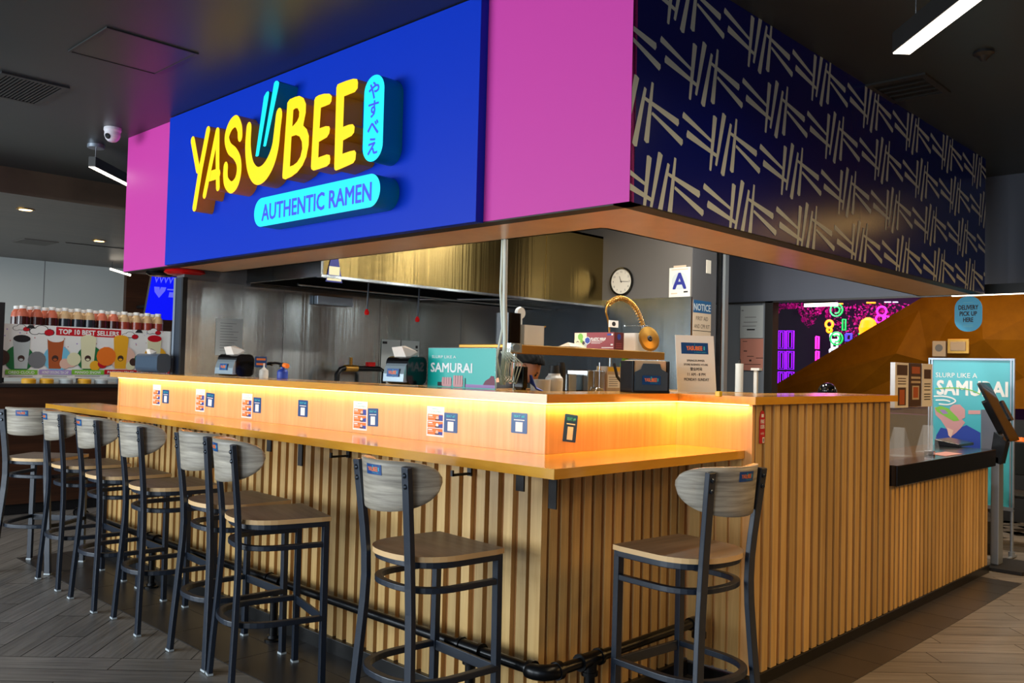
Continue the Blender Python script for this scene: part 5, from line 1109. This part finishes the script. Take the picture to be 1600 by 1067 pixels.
# wall fittings on the gold wall
p = at(1467, 545, y=7.6); b = MB(); b.box(p.x-.07, p.x+.07, 7.6, 7.66, p.z-.085, p.z+.085, 0); b.flat(circ(p.x, p.z+.01, .04, 14), (0, 7.599, 0), X, Z, 1); tag(build('wall_speaker', b, ['cardtan', 'inkgrey'], bevel=.008), 'small beige speaker box on the gold wall above the poster', 'speaker')
p = at(1497, 541, y=7.58); b = MB(); b.box(p.x-.11, p.x+.11, 7.58, 7.64, p.z-.08, p.z+.08, 0); b.box(p.x-.075, p.x+.075, 7.56, 7.585, p.z-.05, p.z+.05, 1); tag(build('alarm_strobe', b, ['brass', 'cardtan'], bevel=.006), 'brass framed alarm box on the gold wall under the delivery sign', 'alarm')
# dining furniture seen past the kiosk
def far_chair(x, y, lab):
    r = thing('dining_chair', (x, y, .0), lab, 'chair'); b = MB(); b.box(x-.22, x+.22, y-.22, y+.22, .44, .47); build('seat', b, 'black', r, bevel=.01)
    b = MB(); b.box(x-.2, x+.2, y+.2, y+.22, .6, .9); build('backrest', b, 'black', r, bevel=.01)
    for sx in (-1, 1):
        for sy in (-1, 1): b = MB(); b.tube([(x+sx*.19, y+sy*.19, .45), (x+sx*.24, y+sy*.24, .0)], .014, 8); build('leg', b, 'black', r)
        b = MB(); b.tube([(x+sx*.18, y+.2, .45), (x+sx*.18, y+.21, .9)], .012, 8); build('back_post', b, 'black', r)
q = at(1585, 835, z=0); far_chair(q.x+.2, q.y-.62, 'black dining chair seen past the kiosk at the right edge')
b = MB(); b.lathe([(.16, 0), (.2, .1), (.19, .28), (.12, .34), (.04, .36)], (q.x-.02, q.y-1.2, .0), 16); tag(build('bag', b, 'fabricblack'), 'dark soft bag on the floor by the dining chair at right', 'bag')
tb_ = thing('dining_table', (q.x+.35, q.y+.2, 0), 'dark dining table with orange lit jars at the right edge', 'table'); b = MB(); b.box(q.x-.1, q.x+.9, q.y-.1, q.y+.5, .72, .75); build('tabletop', b, 'walnut', tb_, bevel=.005)
b = MB(); b.tube([(q.x+.35, q.y+.2, 0), (q.x+.35, q.y+.2, .72)], .04, 10); b.lathe([(.25, 0), (.25, .02), (.05, .04)], (q.x+.35, q.y+.2, 0), 16); build('pedestal', b, 'black', tb_)
for i, (dx, dz) in enumerate(((.02, .16), (.13, .22), (.25, .18))):
    b = MB(); b.lathe([(.05, 0), (.055, dz*.8), (.04, dz)], (q.x+dx, q.y+.1, .7502), 12); tag(build('jar', b, 'orange'), ('short orange jar', 'tallest orange jar', 'mid-height orange jar')[i]+' on the dark table at the right edge', 'jar', 'orange jars on the far table')
# ------------------------------------------------------------------ neon arcade behind the gold slope
NY = 9.4
def neon_tube(name, paths, m_, lab, r=.018, cat='neon sign', group=None):
    q = Vector(paths[0][0]); t = thing(name, tuple(q), lab, cat, group)
    for p in paths: b = MB(); b.tube(p, r*.62, 6); build('neon_tube', b, m_, t)
    return t
N = lambda px, py: at(px, py, y=NY)
def rectpath(px0, px1, py0, py1): a, c = N(px0, py0), N(px1, py1); return [(a.x, NY, a.z), (c.x, NY, a.z), (c.x, NY, c.z), (a.x, NY, c.z), (a.x, NY, a.z)]
lt = thing('neon_lattice', tuple(N(1222, 600)), 'purple glowing neon lattice at the left of the arcade opening', 'neon sign')
for r_ in range(3):
    for x0, x1 in ((1205, 1213), (1216, 1226), (1229, 1240)):
        y0 = 517+r_*32; b = MB(); b.tube(rectpath(x0, x1, y0, y0+28), .009, 6); b.tube(rectpath(x0+3, x1-3, y0+2, y0+26), .007, 6); build('neon_frame', b, 'neonp', lt)
def ringpath(px, py, r, n=14, a0=0, a1=2*PI): c = N(px, py); return [(c.x+r*math.cos(a0+(a1-a0)*i/n), NY-.25, c.z+r*math.sin(a0+(a1-a0)*i/n)) for i in range(n+1)]
NYs = NY; 
neon_tube('neon_sign', [ringpath(1319, 486, .085), ringpath(1319, 486, .045, 14, -2, 2.4), ringpath(1319, 530, .085), ringpath(1319, 530, .045, 14, -2, 2.4), rectpath(1316.5, 1321, 499, 516)], 'neong', 'green vertical neon sign of rings and a bar in the arcade')
neon_tube('neon_sign', [rectpath(1275, 1279, 526, 545), rectpath(1275, 1279, 549, 566)], 'neonm', 'pink slim neon strip left of the green sign', .022)
neon_tube('neon_sign', [rectpath(1298, 1310, 522, 531), rectpath(1300, 1308, 534, 543), rectpath(1297, 1309, 546, 554)], 'neonw', 'white boxy neon sign directly left of the green sign', .03)
neon_tube('neon_sign', [ringpath(1308, 508, .05), ringpath(1308, 517, .03)], 'neony', 'small amber neon rings above the white sign', .028)
neon_tube('neon_sign', [rectpath(1322, 1330, 522, 532)], 'neonb', 'blue neon box right of the green sign', .03)
b = MB(); c = N(1361, 513); b.lathe([(.02, -.18), (.1, -.12), (.12, 0), (.09, .1), (.03, .14)], (c.x, NY-.1, c.z), 14); tag(build('lantern', b, 'neony'), 'glowing amber lantern shape in the arcade above the gold slope', 'lantern')
neon_tube('neon_sign', [ringpath(1389, 488, .06), ringpath(1386, 500, .05), rectpath(1383, 1388, 494, 505)], 'neonm', 'pink curly neon sign right of the amber lantern', .022)
neon_tube('neon_sign', [rectpath(1344, 1348, 518, 527), rectpath(1342, 1350, 521, 524)], 'neong', 'small green neon cross left of the amber lantern', .016)
neon_tube('neon_sign', [[tuple(N(1311, 474.5)), tuple(N(1317, 474.5))], [tuple(N(1354, 473)), tuple(N(1368, 473))]], 'neony', 'amber neon dashes along the top of the arcade', .018)
neon_tube('neon_sign', [[tuple(N(1382, 472)), tuple(N(1392, 472))], [tuple(N(1395, 472)), tuple(N(1403, 472))]], 'neonw', 'white neon dashes along the top of the arcade', .014)
b = MB(); rnd = random.Random(3)
for i in range(1500):
    px, py = rnd.uniform(1212, 1440), 0
    top = 474; lim = 500+30*math.sin(px*.05)*.3+18*math.sin(px*.11+1)+ (10 if px > 1290 else -8)
    py = rnd.uniform(top, max(top+8, lim+ (35 if px > 1300 else 0))); c = at(px, py, y=NY+.25+rnd.uniform(-.1, .3)); s_ = rnd.uniform(.012, .03)
    d1 = Vector((rnd.uniform(-1, 1), rnd.uniform(-1, 1), rnd.uniform(-1, 1))).normalized(); d2 = d1.cross(Vector((rnd.uniform(-1, 1), rnd.uniform(-1, 1), rnd.uniform(-1, 1)))).normalized()
    b.add([c+d1*s_, c+d2*s_*.6, c-d1*s_, c-d2*s_*.6], [(0, 1, 2, 3)])
tag(build('blossom_canopy', b, 'blossom'), 'magenta blossom canopy hanging over the neon arcade', 'blossom', None, 'stuff')
for i, (x, pw) in enumerate(((-3.0, 15), (-2.0, 15))):
    l = bpy.data.lights.new('neon_glow', 'POINT'); l.energy = pw; l.color = (1, .1, .65); l.shadow_soft_size = .2; o = bpy.data.objects.new('neon_glow', l); o.location = (x, 9.0, 2.25); C.objects.link(o)
b = MB(); c0, c1 = at(1258, 477, y=8.6), at(1308, 476, y=8.6); b.box(c0.x, c1.x, 8.57, 8.63, c0.z-.02, c0.z+.02); b.box(c0.x, c1.x, 8.575, 8.625, c0.z+.02, c0.z+.05, 1); [b.tube([(xx, 8.6, c0.z+.04), (xx, 8.6, 3.155)], .004, 6, 1) for xx in (c0.x+.05, c1.x-.05)]; tag(build('tube_light', b, ['lamp', 'black']), 'short white tube light in the arcade above the green neon', 'light')
# ------------------------------------------------------------------ pendant lamps and ceiling fittings
def pendant(A_, B_, zb, can, lab, hh=.085, w=.055, power=14, col=(1, .93, .83)):
    A_, B_ = Vector(A_), Vector(B_); d = (B_-A_).normalized(); n = Vector((-d.y, d.x, 0)); L = (B_-A_).length; mid = (A_+B_)/2
    r = thing('pendant_lamp', (mid.x, mid.y, zb), lab, 'lamp', 'linear pendant lamps')
    b = MB(); b.prism(rect(0, L, -w/2, w/2), (A_.x, A_.y, 0), d, n, Z, zb+hh, zb+.004); build('housing', b, 'lampoff', r)
    b = MB(); b.prism(rect(.0, L, -w/2+.004, w/2-.004), (A_.x, A_.y, 0), d, n, Z, zb+.005, zb); build('diffuser', b, 'lamp', r)
    for s_ in can:
        q = A_+d*s_; b = MB(); b.tube([(q.x, q.y, zb+hh), (q.x, q.y, 3.15)], .003, 6); build('wire', b, 'chrome', r)
        b = MB(); b.lathe([(.06, -.03), (.065, -.026), (.065, -.0005)], (q.x, q.y, 3.155), 20); build('canopy', b, 'alum', r)
    area('pendant_glow', (mid.x, mid.y, zb-.01), (0, 0, math.atan2(d.y, d.x)), L, w, power, col)
pendant((-5.08, .22, 0), (-6.2, 1.34, 0), 2.96, (.06, 1.4), 'linear pendant lamp near the pink left end of the fascia')
pendant((.85, 1.14, 0), (2.3, -.31, 0), 2.75, (.12, 1.3), 'bright linear pendant lamp at the top right', w=.075, power=16, col=(1, .74, .42))
pendant((2.2, 3.6, 0), (3.4, 2.4, 0), 2.45, (.2, 1.4), 'added unseen linear pendant giving warm light right of the fascia', power=64, col=WARM)  # added out of view for steel streaks and warm light on the slats
pendant((3.4, 5.2, 0), (4.6, 4.0, 0), 2.45, (.2, 1.4), 'second added unseen linear pendant giving warm light from the right', power=46, col=WARM)  # another added lamp out of view, same purpose
for (px0, py0, px1, py1, yy, lab) in ((1565, 346, 1760, 338, 6.6, 'short linear pendant beyond the right end of the fascia'), (1530, 402, 1760, 381, 6.4, 'long linear light line behind the fascia end, middle one'), (1488, 463, 1760, 441, 5.3, 'low linear light line above the delivery sign')):
    a, c = at(px0, py0, y=yy), at(px1, py1, y=yy); dist = c.x-a.x
    pendant((a.x, yy, 0), (c.x, yy, 0), (a.z), (.08, dist-.1), lab, power=10)
pl = at(1210, 490, y=6.3)
def disc_light(x, y, z, lab, grp):
    r = thing('downlight', (x, y, z), lab, 'light', grp); b = MB(); b.lathe([(.085, 0), (.085, -.006), (.062, -.008)], (x, y, z), 20); build('ring', b, 'brass', r)
    b = MB(); b.lathe([(.001, -.0085), (.06, -.0085), (.06, -.006)], (x, y, z), 20); build('lens', b, 'downlamp', r)
    l = bpy.data.lights.new('downlight_beam', 'SPOT'); l.energy = 30; l.spot_size = 1.9; l.color = (1, .8, .5); l.shadow_soft_size = .06; o = bpy.data.objects.new('downlight_beam', l); o.location = (x, y, z-.02); C.objects.link(o)
zs = 2.9155
for px, py, lab in ((40, 327, 'round warm downlight in dark plank ceiling at far left'), (155, 376, 'round warm downlight in dark plank ceiling nearer the pink panel')):
    q = at(px, py, z=zs); disc_light(q.x, q.y, zs, lab, 'downlights in the plank ceiling')
def vent(P4, z, lab, slots, mt='darkgrey'):
    c = sum((Vector(p) for p in P4), Vector())/4; ex = (Vector(P4[1])-Vector(P4[0])); ey = (Vector(P4[3])-Vector(P4[0])); w, h = ex.length, ey.length; ex.normalize(); ey = Vector((-ex.y, ex.x, 0))*(1 if Vector((-ex.y, ex.x, 0)).dot(ey) > 0 else -1)
    r = thing('air_vent', (c.x, c.y, z), lab, 'vent'); b = MB(); c = Vector((c.x, c.y, z))
    for x0, x1, y0, y1 in ((-w/2, w/2, -h/2, -h/2+.035), (-w/2, w/2, h/2-.035, h/2), (-w/2, -w/2+.035, -h/2+.035, h/2-.035), (w/2-.035, w/2, -h/2+.035, h/2-.035)): b.prism(rect(x0, x1, y0, y1), c, ex, ey, Z, 0, -.012)
    build('frame', b, mt, r); b = MB()
    for i in range(slots):
        t = -h/2+.05+(h-.1)*i/max(1, slots-1); b.prism(rect(-w/2+.035, w/2-.035, t-.006, t+.006), c, ex, ey, Z, 0, -.01)
    build('louvre', b, mt, r); b = MB(); b.prism(rect(-w/2+.03, w/2-.03, -h/2+.03, h/2-.03), c, ex, ey, Z, 0, -.002); build('backing', b, 'black', r)
vent([(-4.28, -.83, 0), (-3.70, -.83, 0), (-3.70, -.44, 0), (-4.28, -.44, 0)], 3.155, 'dark square return air grille at the upper left edge', 14)
vent([(.10, 2.62, 0), (.44, 2.62, 0), (.44, 3.05, 0), (.10, 3.05, 0)], 3.155, 'black ceiling air diffuser above the patterned side', 5, 'ceilhatch')
b = MB(); b.box(-3.0, -2.49, -.68, -.21, 3.150, 3.155, 0); b.box(-3.015, -2.475, -.695, -.68, 3.147, 3.155, 1); b.box(-3.015, -2.475, -.21, -.195, 3.147, 3.155, 1); b.box(-3.015, -3.0, -.68, -.21, 3.147, 3.155, 1); b.box(-2.49, -2.475, -.68, -.21, 3.147, 3.155, 1)
tag(build('access_hatch', b, ['ceilhatch', 'darkgrey']), 'square flush access hatch in the dark ceiling above the sign', 'hatch')
cm = thing('security_camera', (-4.49, .14, 3.155), 'white dome security camera on the dark ceiling', 'camera')
b = MB(); b.lathe([(.06, 0), (.062, -.02), (.055, -.035)], (-4.49, .14, 3.155), 20); build('mount', b, 'camwhite', cm)
b = MB(); b.lathe([(.055, 0), (.056, -.025), (.047, -.05), (.03, -.068), (.002, -.075)], (-4.49, .14, 3.122), 20); build('dome', b, 'camwhite', cm)
b = MB(); b.lathe([(.02, 0), (.022, .012), (.016, .016), (.001, .017)], (-4.49+.02, .14-.035, 3.088), 14, axis=(.45, -.75, -.45)); build('lens', b, 'blackgloss', cm)
q = at(1537, 81, z=3.155); b = MB(); b.lathe([(.05, 0), (.052, -.012), (.03, -.025), (.012, -.05)], (q.x, q.y, 3.155), 16); tag(build('sprinkler_head', b, 'darkgrey'), 'small dark ceiling sprinkler right of the bright pendant', 'sprinkler')
q = at(268, 424, z=2.108); al = thing('alarm_sounder', (q.x, q.y, 2.10), 'red and black alarm dome under the left end of the soffit', 'alarm')
b = MB(); b.lathe([(.10, 0), (.105, -.02), (.08, -.035)], (q.x-.12, q.y-.03, 2.11), 18); build('base', b, 'blackgloss', al)
b = MB(); b.lathe([(.14, 0), (.15, -.02), (.12, -.035), (.04, -.045)], (q.x+.14, q.y+.04, 2.11), 20); build('dome', b, 'redplastic', al)
q = at(55, 378, z=2.916); b = MB(); b.box(q.x-.25, q.x+.25, q.y-.2, q.y+.2, 2.908, 2.9158); tag(build('ceiling_grille', b, 'greywall'), 'pale square grille in the far plank ceiling', 'vent')
a, c = at(115, 380, z=2.916), at(200, 389, z=2.916); b = MB(); b.prism([(a.x, a.y-.1), (c.x, c.y-.1), (c.x, c.y+.1), (a.x, a.y+.1)], (0, 0, 0), X, Y, Z, 2.9158, 2.91); tag(build('slot_diffuser', b, 'black'), 'black slot diffuser beside the second downlight', 'vent')
a, c = at(172, 420, x=-11.5), at(204, 430, x=-11.5); b = MB(); b.tube([tuple(a), tuple(c)], .016, 8); [b.tube([tuple(q_), (q_.x, q_.y, 2.916)], .004, 6, 1) for q_ in (a.lerp(c, .1), a.lerp(c, .9))]; tag(build('tube_light', b, ['lamp', 'black']), 'white tube light over the drink shop beside the pink panel', 'light')
# ------------------------------------------------------------------ drink shop at left
b = MB(); b.box(-7.3, -6.6, -3.5, 2.9, .1, 1.16, 0); b.box(-7.35, -6.58, -3.5, 2.9, 1.16, 1.195, 1); b.box(-7.2, -6.65, -3.4, 2.85, .0027, .1, 2)
tag(build('drink_counter', b, ['walnut', 'darkgrey', 'black'], bevel=.004), 'dark walnut drink shop counter behind the far left stools', 'counter')
bn = thing('banner', (-6.8, 1.2, 1.243), 'white TOP 10 BEST SELLERS drink banner in front of the syrup bottles', 'banner')
y0, y1, z0, z1 = .08, 2.6, 1.243, 1.742; BX = -6.80
b = MB(); b.box(BX-.01, BX, y0, y1, z0, z1, 0); k_ = [0]
def bf(pts, mi): k_[0] += 1; b.flat(pts, (BX+.0006+.00012*k_[0], 0, 0), Y, Z, mi)
def U(px, py): v = at(px, py, x=BX); return (v.y, v.z)
for i in range(130):
    yy, zz = rnd.uniform(y0+.02, y1-.03), z1-abs(rnd.gauss(0, .12)); r_ = rnd.uniform(.004, .008)
    if zz > z0: b.flat(circ(yy, zz, r_, 6), (BX+.0003, 0, 0), Y, Z, rnd.choice((1, 10, 10, 13)))
tl, br = U(88, 511), U(189, 528); bf(rect(tl[0], br[0], br[1], tl[1]), 2)
b.text('TOP 10 BEST SELLERS', (BX+.0012, (tl[0]+br[0])/2, (tl[1]+br[1])/2), Y, Z, (tl[1]-br[1])*.6, 0, width=(br[0]-tl[0])*.92, bold=.04)
def cloud(px, py, s_):
    c = U(px, py)
    for k, (dx, dz, r_) in enumerate(((-.05, 0, .035), (0, .015, .045), (.055, -.005, .035))): bf(circ(c[0]+dx*s_, c[1]+dz*s_, (r_+.006)*s_, 12, r_*s_*.8), 3)
    for k, (dx, dz, r_) in enumerate(((-.05, 0, .035), (0, .015, .045), (.055, -.005, .035))): bf(circ(c[0]+dx*s_, c[1]+dz*s_, r_*s_, 12, r_*s_*.7), 0 if k < 2 else 2)
cloud(33, 513, .8); cloud(65, 518, 1.2); cloud(203, 525, .9); cloud(240, 519, .8)
for px, py in ((48, 511), (217, 518)): c = U(px, py); bf([(c[0]-.04, c[1]-.012), (c[0]+.04, c[1]-.012), (c[0]+.02, c[1]+.02), (c[0]-.015, c[1]+.02)], 3)
def drink(px, disc, dm, cup, top, topm, lab, labm, fruit):
    c = U(px, 556); d = U(px+disc, 560); bf(circ(d[0], d[1], .125, 22), dm)
    w0, w1, zt_, zb_ = .074, .054, U(px, 530)[1], U(px, 576)[1]
    bf([(c[0]-w1, zb_), (c[0]+w1, zb_), (c[0]+w0, zt_), (c[0]-w0, zt_)], cup); bf(circ(c[0], zt_+.006, w0, 16, .035), topm)
    bf(circ(c[0], (zt_*.35+zb_*.65), .03, 14), 4); bf(circ(c[0], (zt_*.35+zb_*.65)-.012, .018, 10, .012), cup)
    for (fx, fz, r_, m_) in fruit: bf(circ(c[0]+fx, zb_+fz, r_, 14), m_)
    q0, q1 = U(px-27, 578), U(px+25, 585); bf(rect(q0[0]+.01, q1[0], q1[1]-.002, q0[1]+.004), labm); b.text(lab, (BX+.0006+.00012*(k_[0]+2), (q0[0]+q1[0])/2+.005, (q0[1]+q1[1])/2), Y, Z, .026, 0, width=(q1[0]-q0[0])*.78, bold=.02)
    bf(rect(q0[0]+.04, q1[0]-.04, q1[1]-.022, q1[1]-.016), 12)
drink(33, -3, 5, 11, 0, 3, 'OREO CLOUD', 6, [(-.17, .1, .075, 4), (.13, .13, .03, 9), (.14, .05, .025, 4)])
drink(86, 3, 8, 7, 0, 0, 'HONEY OOLONG TEA CAP', 10, [(-.16, .08, .08, 12), (.09, .05, .05, 13), (.15, .06, .045, 13)])
drink(137, 3, 5, 9, 0, 9, 'MANGO SNOW', 6, [(-.13, .09, .065, 9), (.07, .03, .05, 14), (.14, .05, .045, 2)])
drink(188, 4, 13, 14, 0, 14, 'PASSION FRUIT', 2, [(-.14, .12, .095, 15), (.1, .03, .045, 9), (.13, .07, .04, 4), (.17, .11, .03, 5)])
drink(240, 2, 14, 9, 0, 2, 'PINK DRAGON', 2, [(.1, .05, .06, 10)])
build('print', b, ['white', 'skinprint', 'red', 'ink', 'brown', 'green', 'lime', 'tea', 'sky', 'cream', 'lilac', 'paperdim', 'inkgrey', 'peach', 'mango', 'orange'], bn)
b = MB()
for yy in (y0+.05, 1.2, y1-.05): b.box(BX-.05, BX-.01, yy-.01, yy+.01, 1.195, z1-.02)
build('support_post', b, 'alum', bn)
b = MB(); v = at(267, 560, x=-6.78); b.box(-6.79, -6.77, v.y-.012, v.y+.012, 1.195, 1.76); tag(build('banner_pole', b, 'chrome'), 'thin chrome pole standing at the right part of the banner', 'pole')
# bottle shelf + bottles
b = MB(); b.box(-7.22, -6.86, .1, 1.72, 1.60, 1.615)
for yy in (.2, .9, 1.6): b.box(-7.06, -7.02, yy-.02, yy+.02, 1.1955, 1.60)
tag(build('bottle_rack', b, 'black'), 'black rack behind the banner carrying the syrup bottles', 'rack')
fx = [35.3, 57.3, 80.9, 101, 121, 139.7, 159, 177, 194, 213, 230, 246.7]
kinds = ['m', 'm', 'r', 'k', 'k', 'k', 'm', 'm', 't', 't', 't', 't']
KM = {'m': ('saucedark', 'bottlered'), 'r': ('saucedark', 'bottlered'), 'k': ('sauceblack', 'bottletan'), 't': ('saucered', 'bottletan')}
KL = {'m': 'dark red syrup bottle with white cap behind the banner top', 'r': 'orange-red syrup bottle with white cap behind the banner top', 'k': 'black syrup bottle with tan shoulder and white cap behind banner', 't': 'reddish tan syrup bottle with white cap behind the banner right half'}
bproto = {}
def bottle(x, y, k, lab):
    if k not in bproto:
        r = thing('syrup_bottle', (0, 0, 0), lab, 'bottle', 'syrup bottles along the banner'); H0 = 0
        b = MB(); b.lathe([(.048, 0), (.053, .01), (.053, .205), (.052, .215), (.046, .25), (.03, .275), (.022, .285)], (0, 0, 0), 16, mfn=lambda i: 0 if i < 2 else 1); build('bottle', b, list(KM[k]), r)
        b = MB(); b.lathe([(.03, .28), (.031, .305), (.027, .31)], (0, 0, 0), 14); build('cap', b, 'white', r); bproto[k] = r; r.location = (x, y, 1.6152); return r
    return dup(bproto[k], (x, y, 1.6152), 0, lab)
ORD = ['first', 'second', 'third', 'fourth', 'fifth', 'sixth', 'seventh', 'eighth', 'ninth', 'tenth', 'eleventh', 'twelfth']
KC = {'m': 'dark red', 'r': 'orange-red', 'k': 'black', 't': 'reddish tan'}
for i, (px, k) in enumerate(zip(fx, kinds)): q = at(px, 500, x=-6.93); bottle(-6.93, q.y, k, KC[k]+' syrup bottle, '+ORD[i]+' from the left in the front row behind the banner')
for i, (px, k) in enumerate(zip([26, 47, 70, 92, 111, 131, 150, 168, 186, 204, 222, 239], ['r', 'm', 'r', 't', 't', 't', 'm', 't', 't', 't', 't', 't'])): q = at(px, 500, x=-7.10); bottle(-7.10, q.y, k, 'half-hidden rear-row syrup bottle, '+ORD[i]+' from the left')
for i, px in enumerate((45, 73, 103, 132, 158)):
    q = at(px, 592, x=-6.72); b = MB(); b.lathe([(.06, 0), (.062, .035), (.05, .045)], (-6.72, q.y, 1.1955), 14); tag(build('topping_tub', b, ('mango', 'mango', 'paperdim', 'mango', 'paperdim')[i]), ('yellow', 'yellow', 'pale grey', 'yellow', 'pale grey')[i]+' low topping tub under the banner, '+ORD[i]+' from the left', 'tub', 'topping tubs under the banner')
q = at(2, 480, x=-6.75); b = MB(); b.box(-6.74, -6.71, q.y-.35, q.y+.02, 1.1955, 1.93); tag(build('menu_stand', b, 'black'), 'black standing panel at the very left edge beside the banner', 'stand')
tv = thing('wall_screen', (-9, 2.6, 1.9), 'blue lit advertising screen above the syrup bottles at left', 'screen')
TX = -9.0; c1, c2, c3, c4_ = [at(*p, x=TX) for p in ((238, 428), (225, 498), (276, 500), (276, 430))]
ly = [Vector((TX+.25, c1.y, c1.z)), Vector((TX, c2.y, c2.z)), Vector((TX, c3.y+.5, c3.z)), Vector((TX+.25, c4_.y+.5, c4_.z))]
c1 = at(238, 428, x=TX+.25); c4_ = at(276, 430, x=TX+.25); ly[0] = c1; ly[3] = Vector((TX+.25, c4_.y+.55, c4_.z))
nn = (ly[1]-ly[0]).cross(ly[2]-ly[1]).normalized(); nn = nn if nn.x > 0 else -nn
b = MB(); o_ = b.add(ly+[p-nn*.05 for p in ly], [(0, 1, 2, 3), (7, 6, 5, 4), (0, 4, 5, 1), (1, 5, 6, 2), (2, 6, 7, 3), (3, 7, 4, 0)]); b.m = [0, 1, 1, 1, 1, 1]
e1 = (ly[3]-ly[0]).normalized(); e2 = (ly[0]-ly[1]).normalized(); cc = ly[0]+nn*.002
hh = (ly[0]-ly[1]).length; s_ = hh/70
for k in range(6): b.flat([(s_*(4+k*7), -s_*3), (s_*(8+k*7), -s_*13), (s_*(11+k*7), -s_*3), (s_*(9.5+k*7), -s_*3), (s_*(8+k*7), -s_*9), (s_*(5.5+k*7), -s_*3)], cc, e1, e2, 2)
b.flat([(s_*6, -s_*19), (s_*14, -s_*19), (s_*15, -s_*24), (s_*16, -s_*19), (s_*24, -s_*19), (s_*23, -s_*25), (s_*16, -s_*36), (s_*8, -s_*27)], cc, e1, e2, 2); b.flat(rect(s_*26, s_*60, -s_*23, -s_*21), cc, e1, e2, 2); b.flat(rect(s_*30, s_*60, -s_*34, -s_*26), cc, e1, e2, 2)
build('screen_panel', b, ['screenblue', 'black', 'screenpale'], tv)
b = MB(); b.tube([(TX+.1, 3.4, 2.3), (-12.3, 3.7, 2.3)], .03, 8); build('wall_arm', b, 'black', tv)
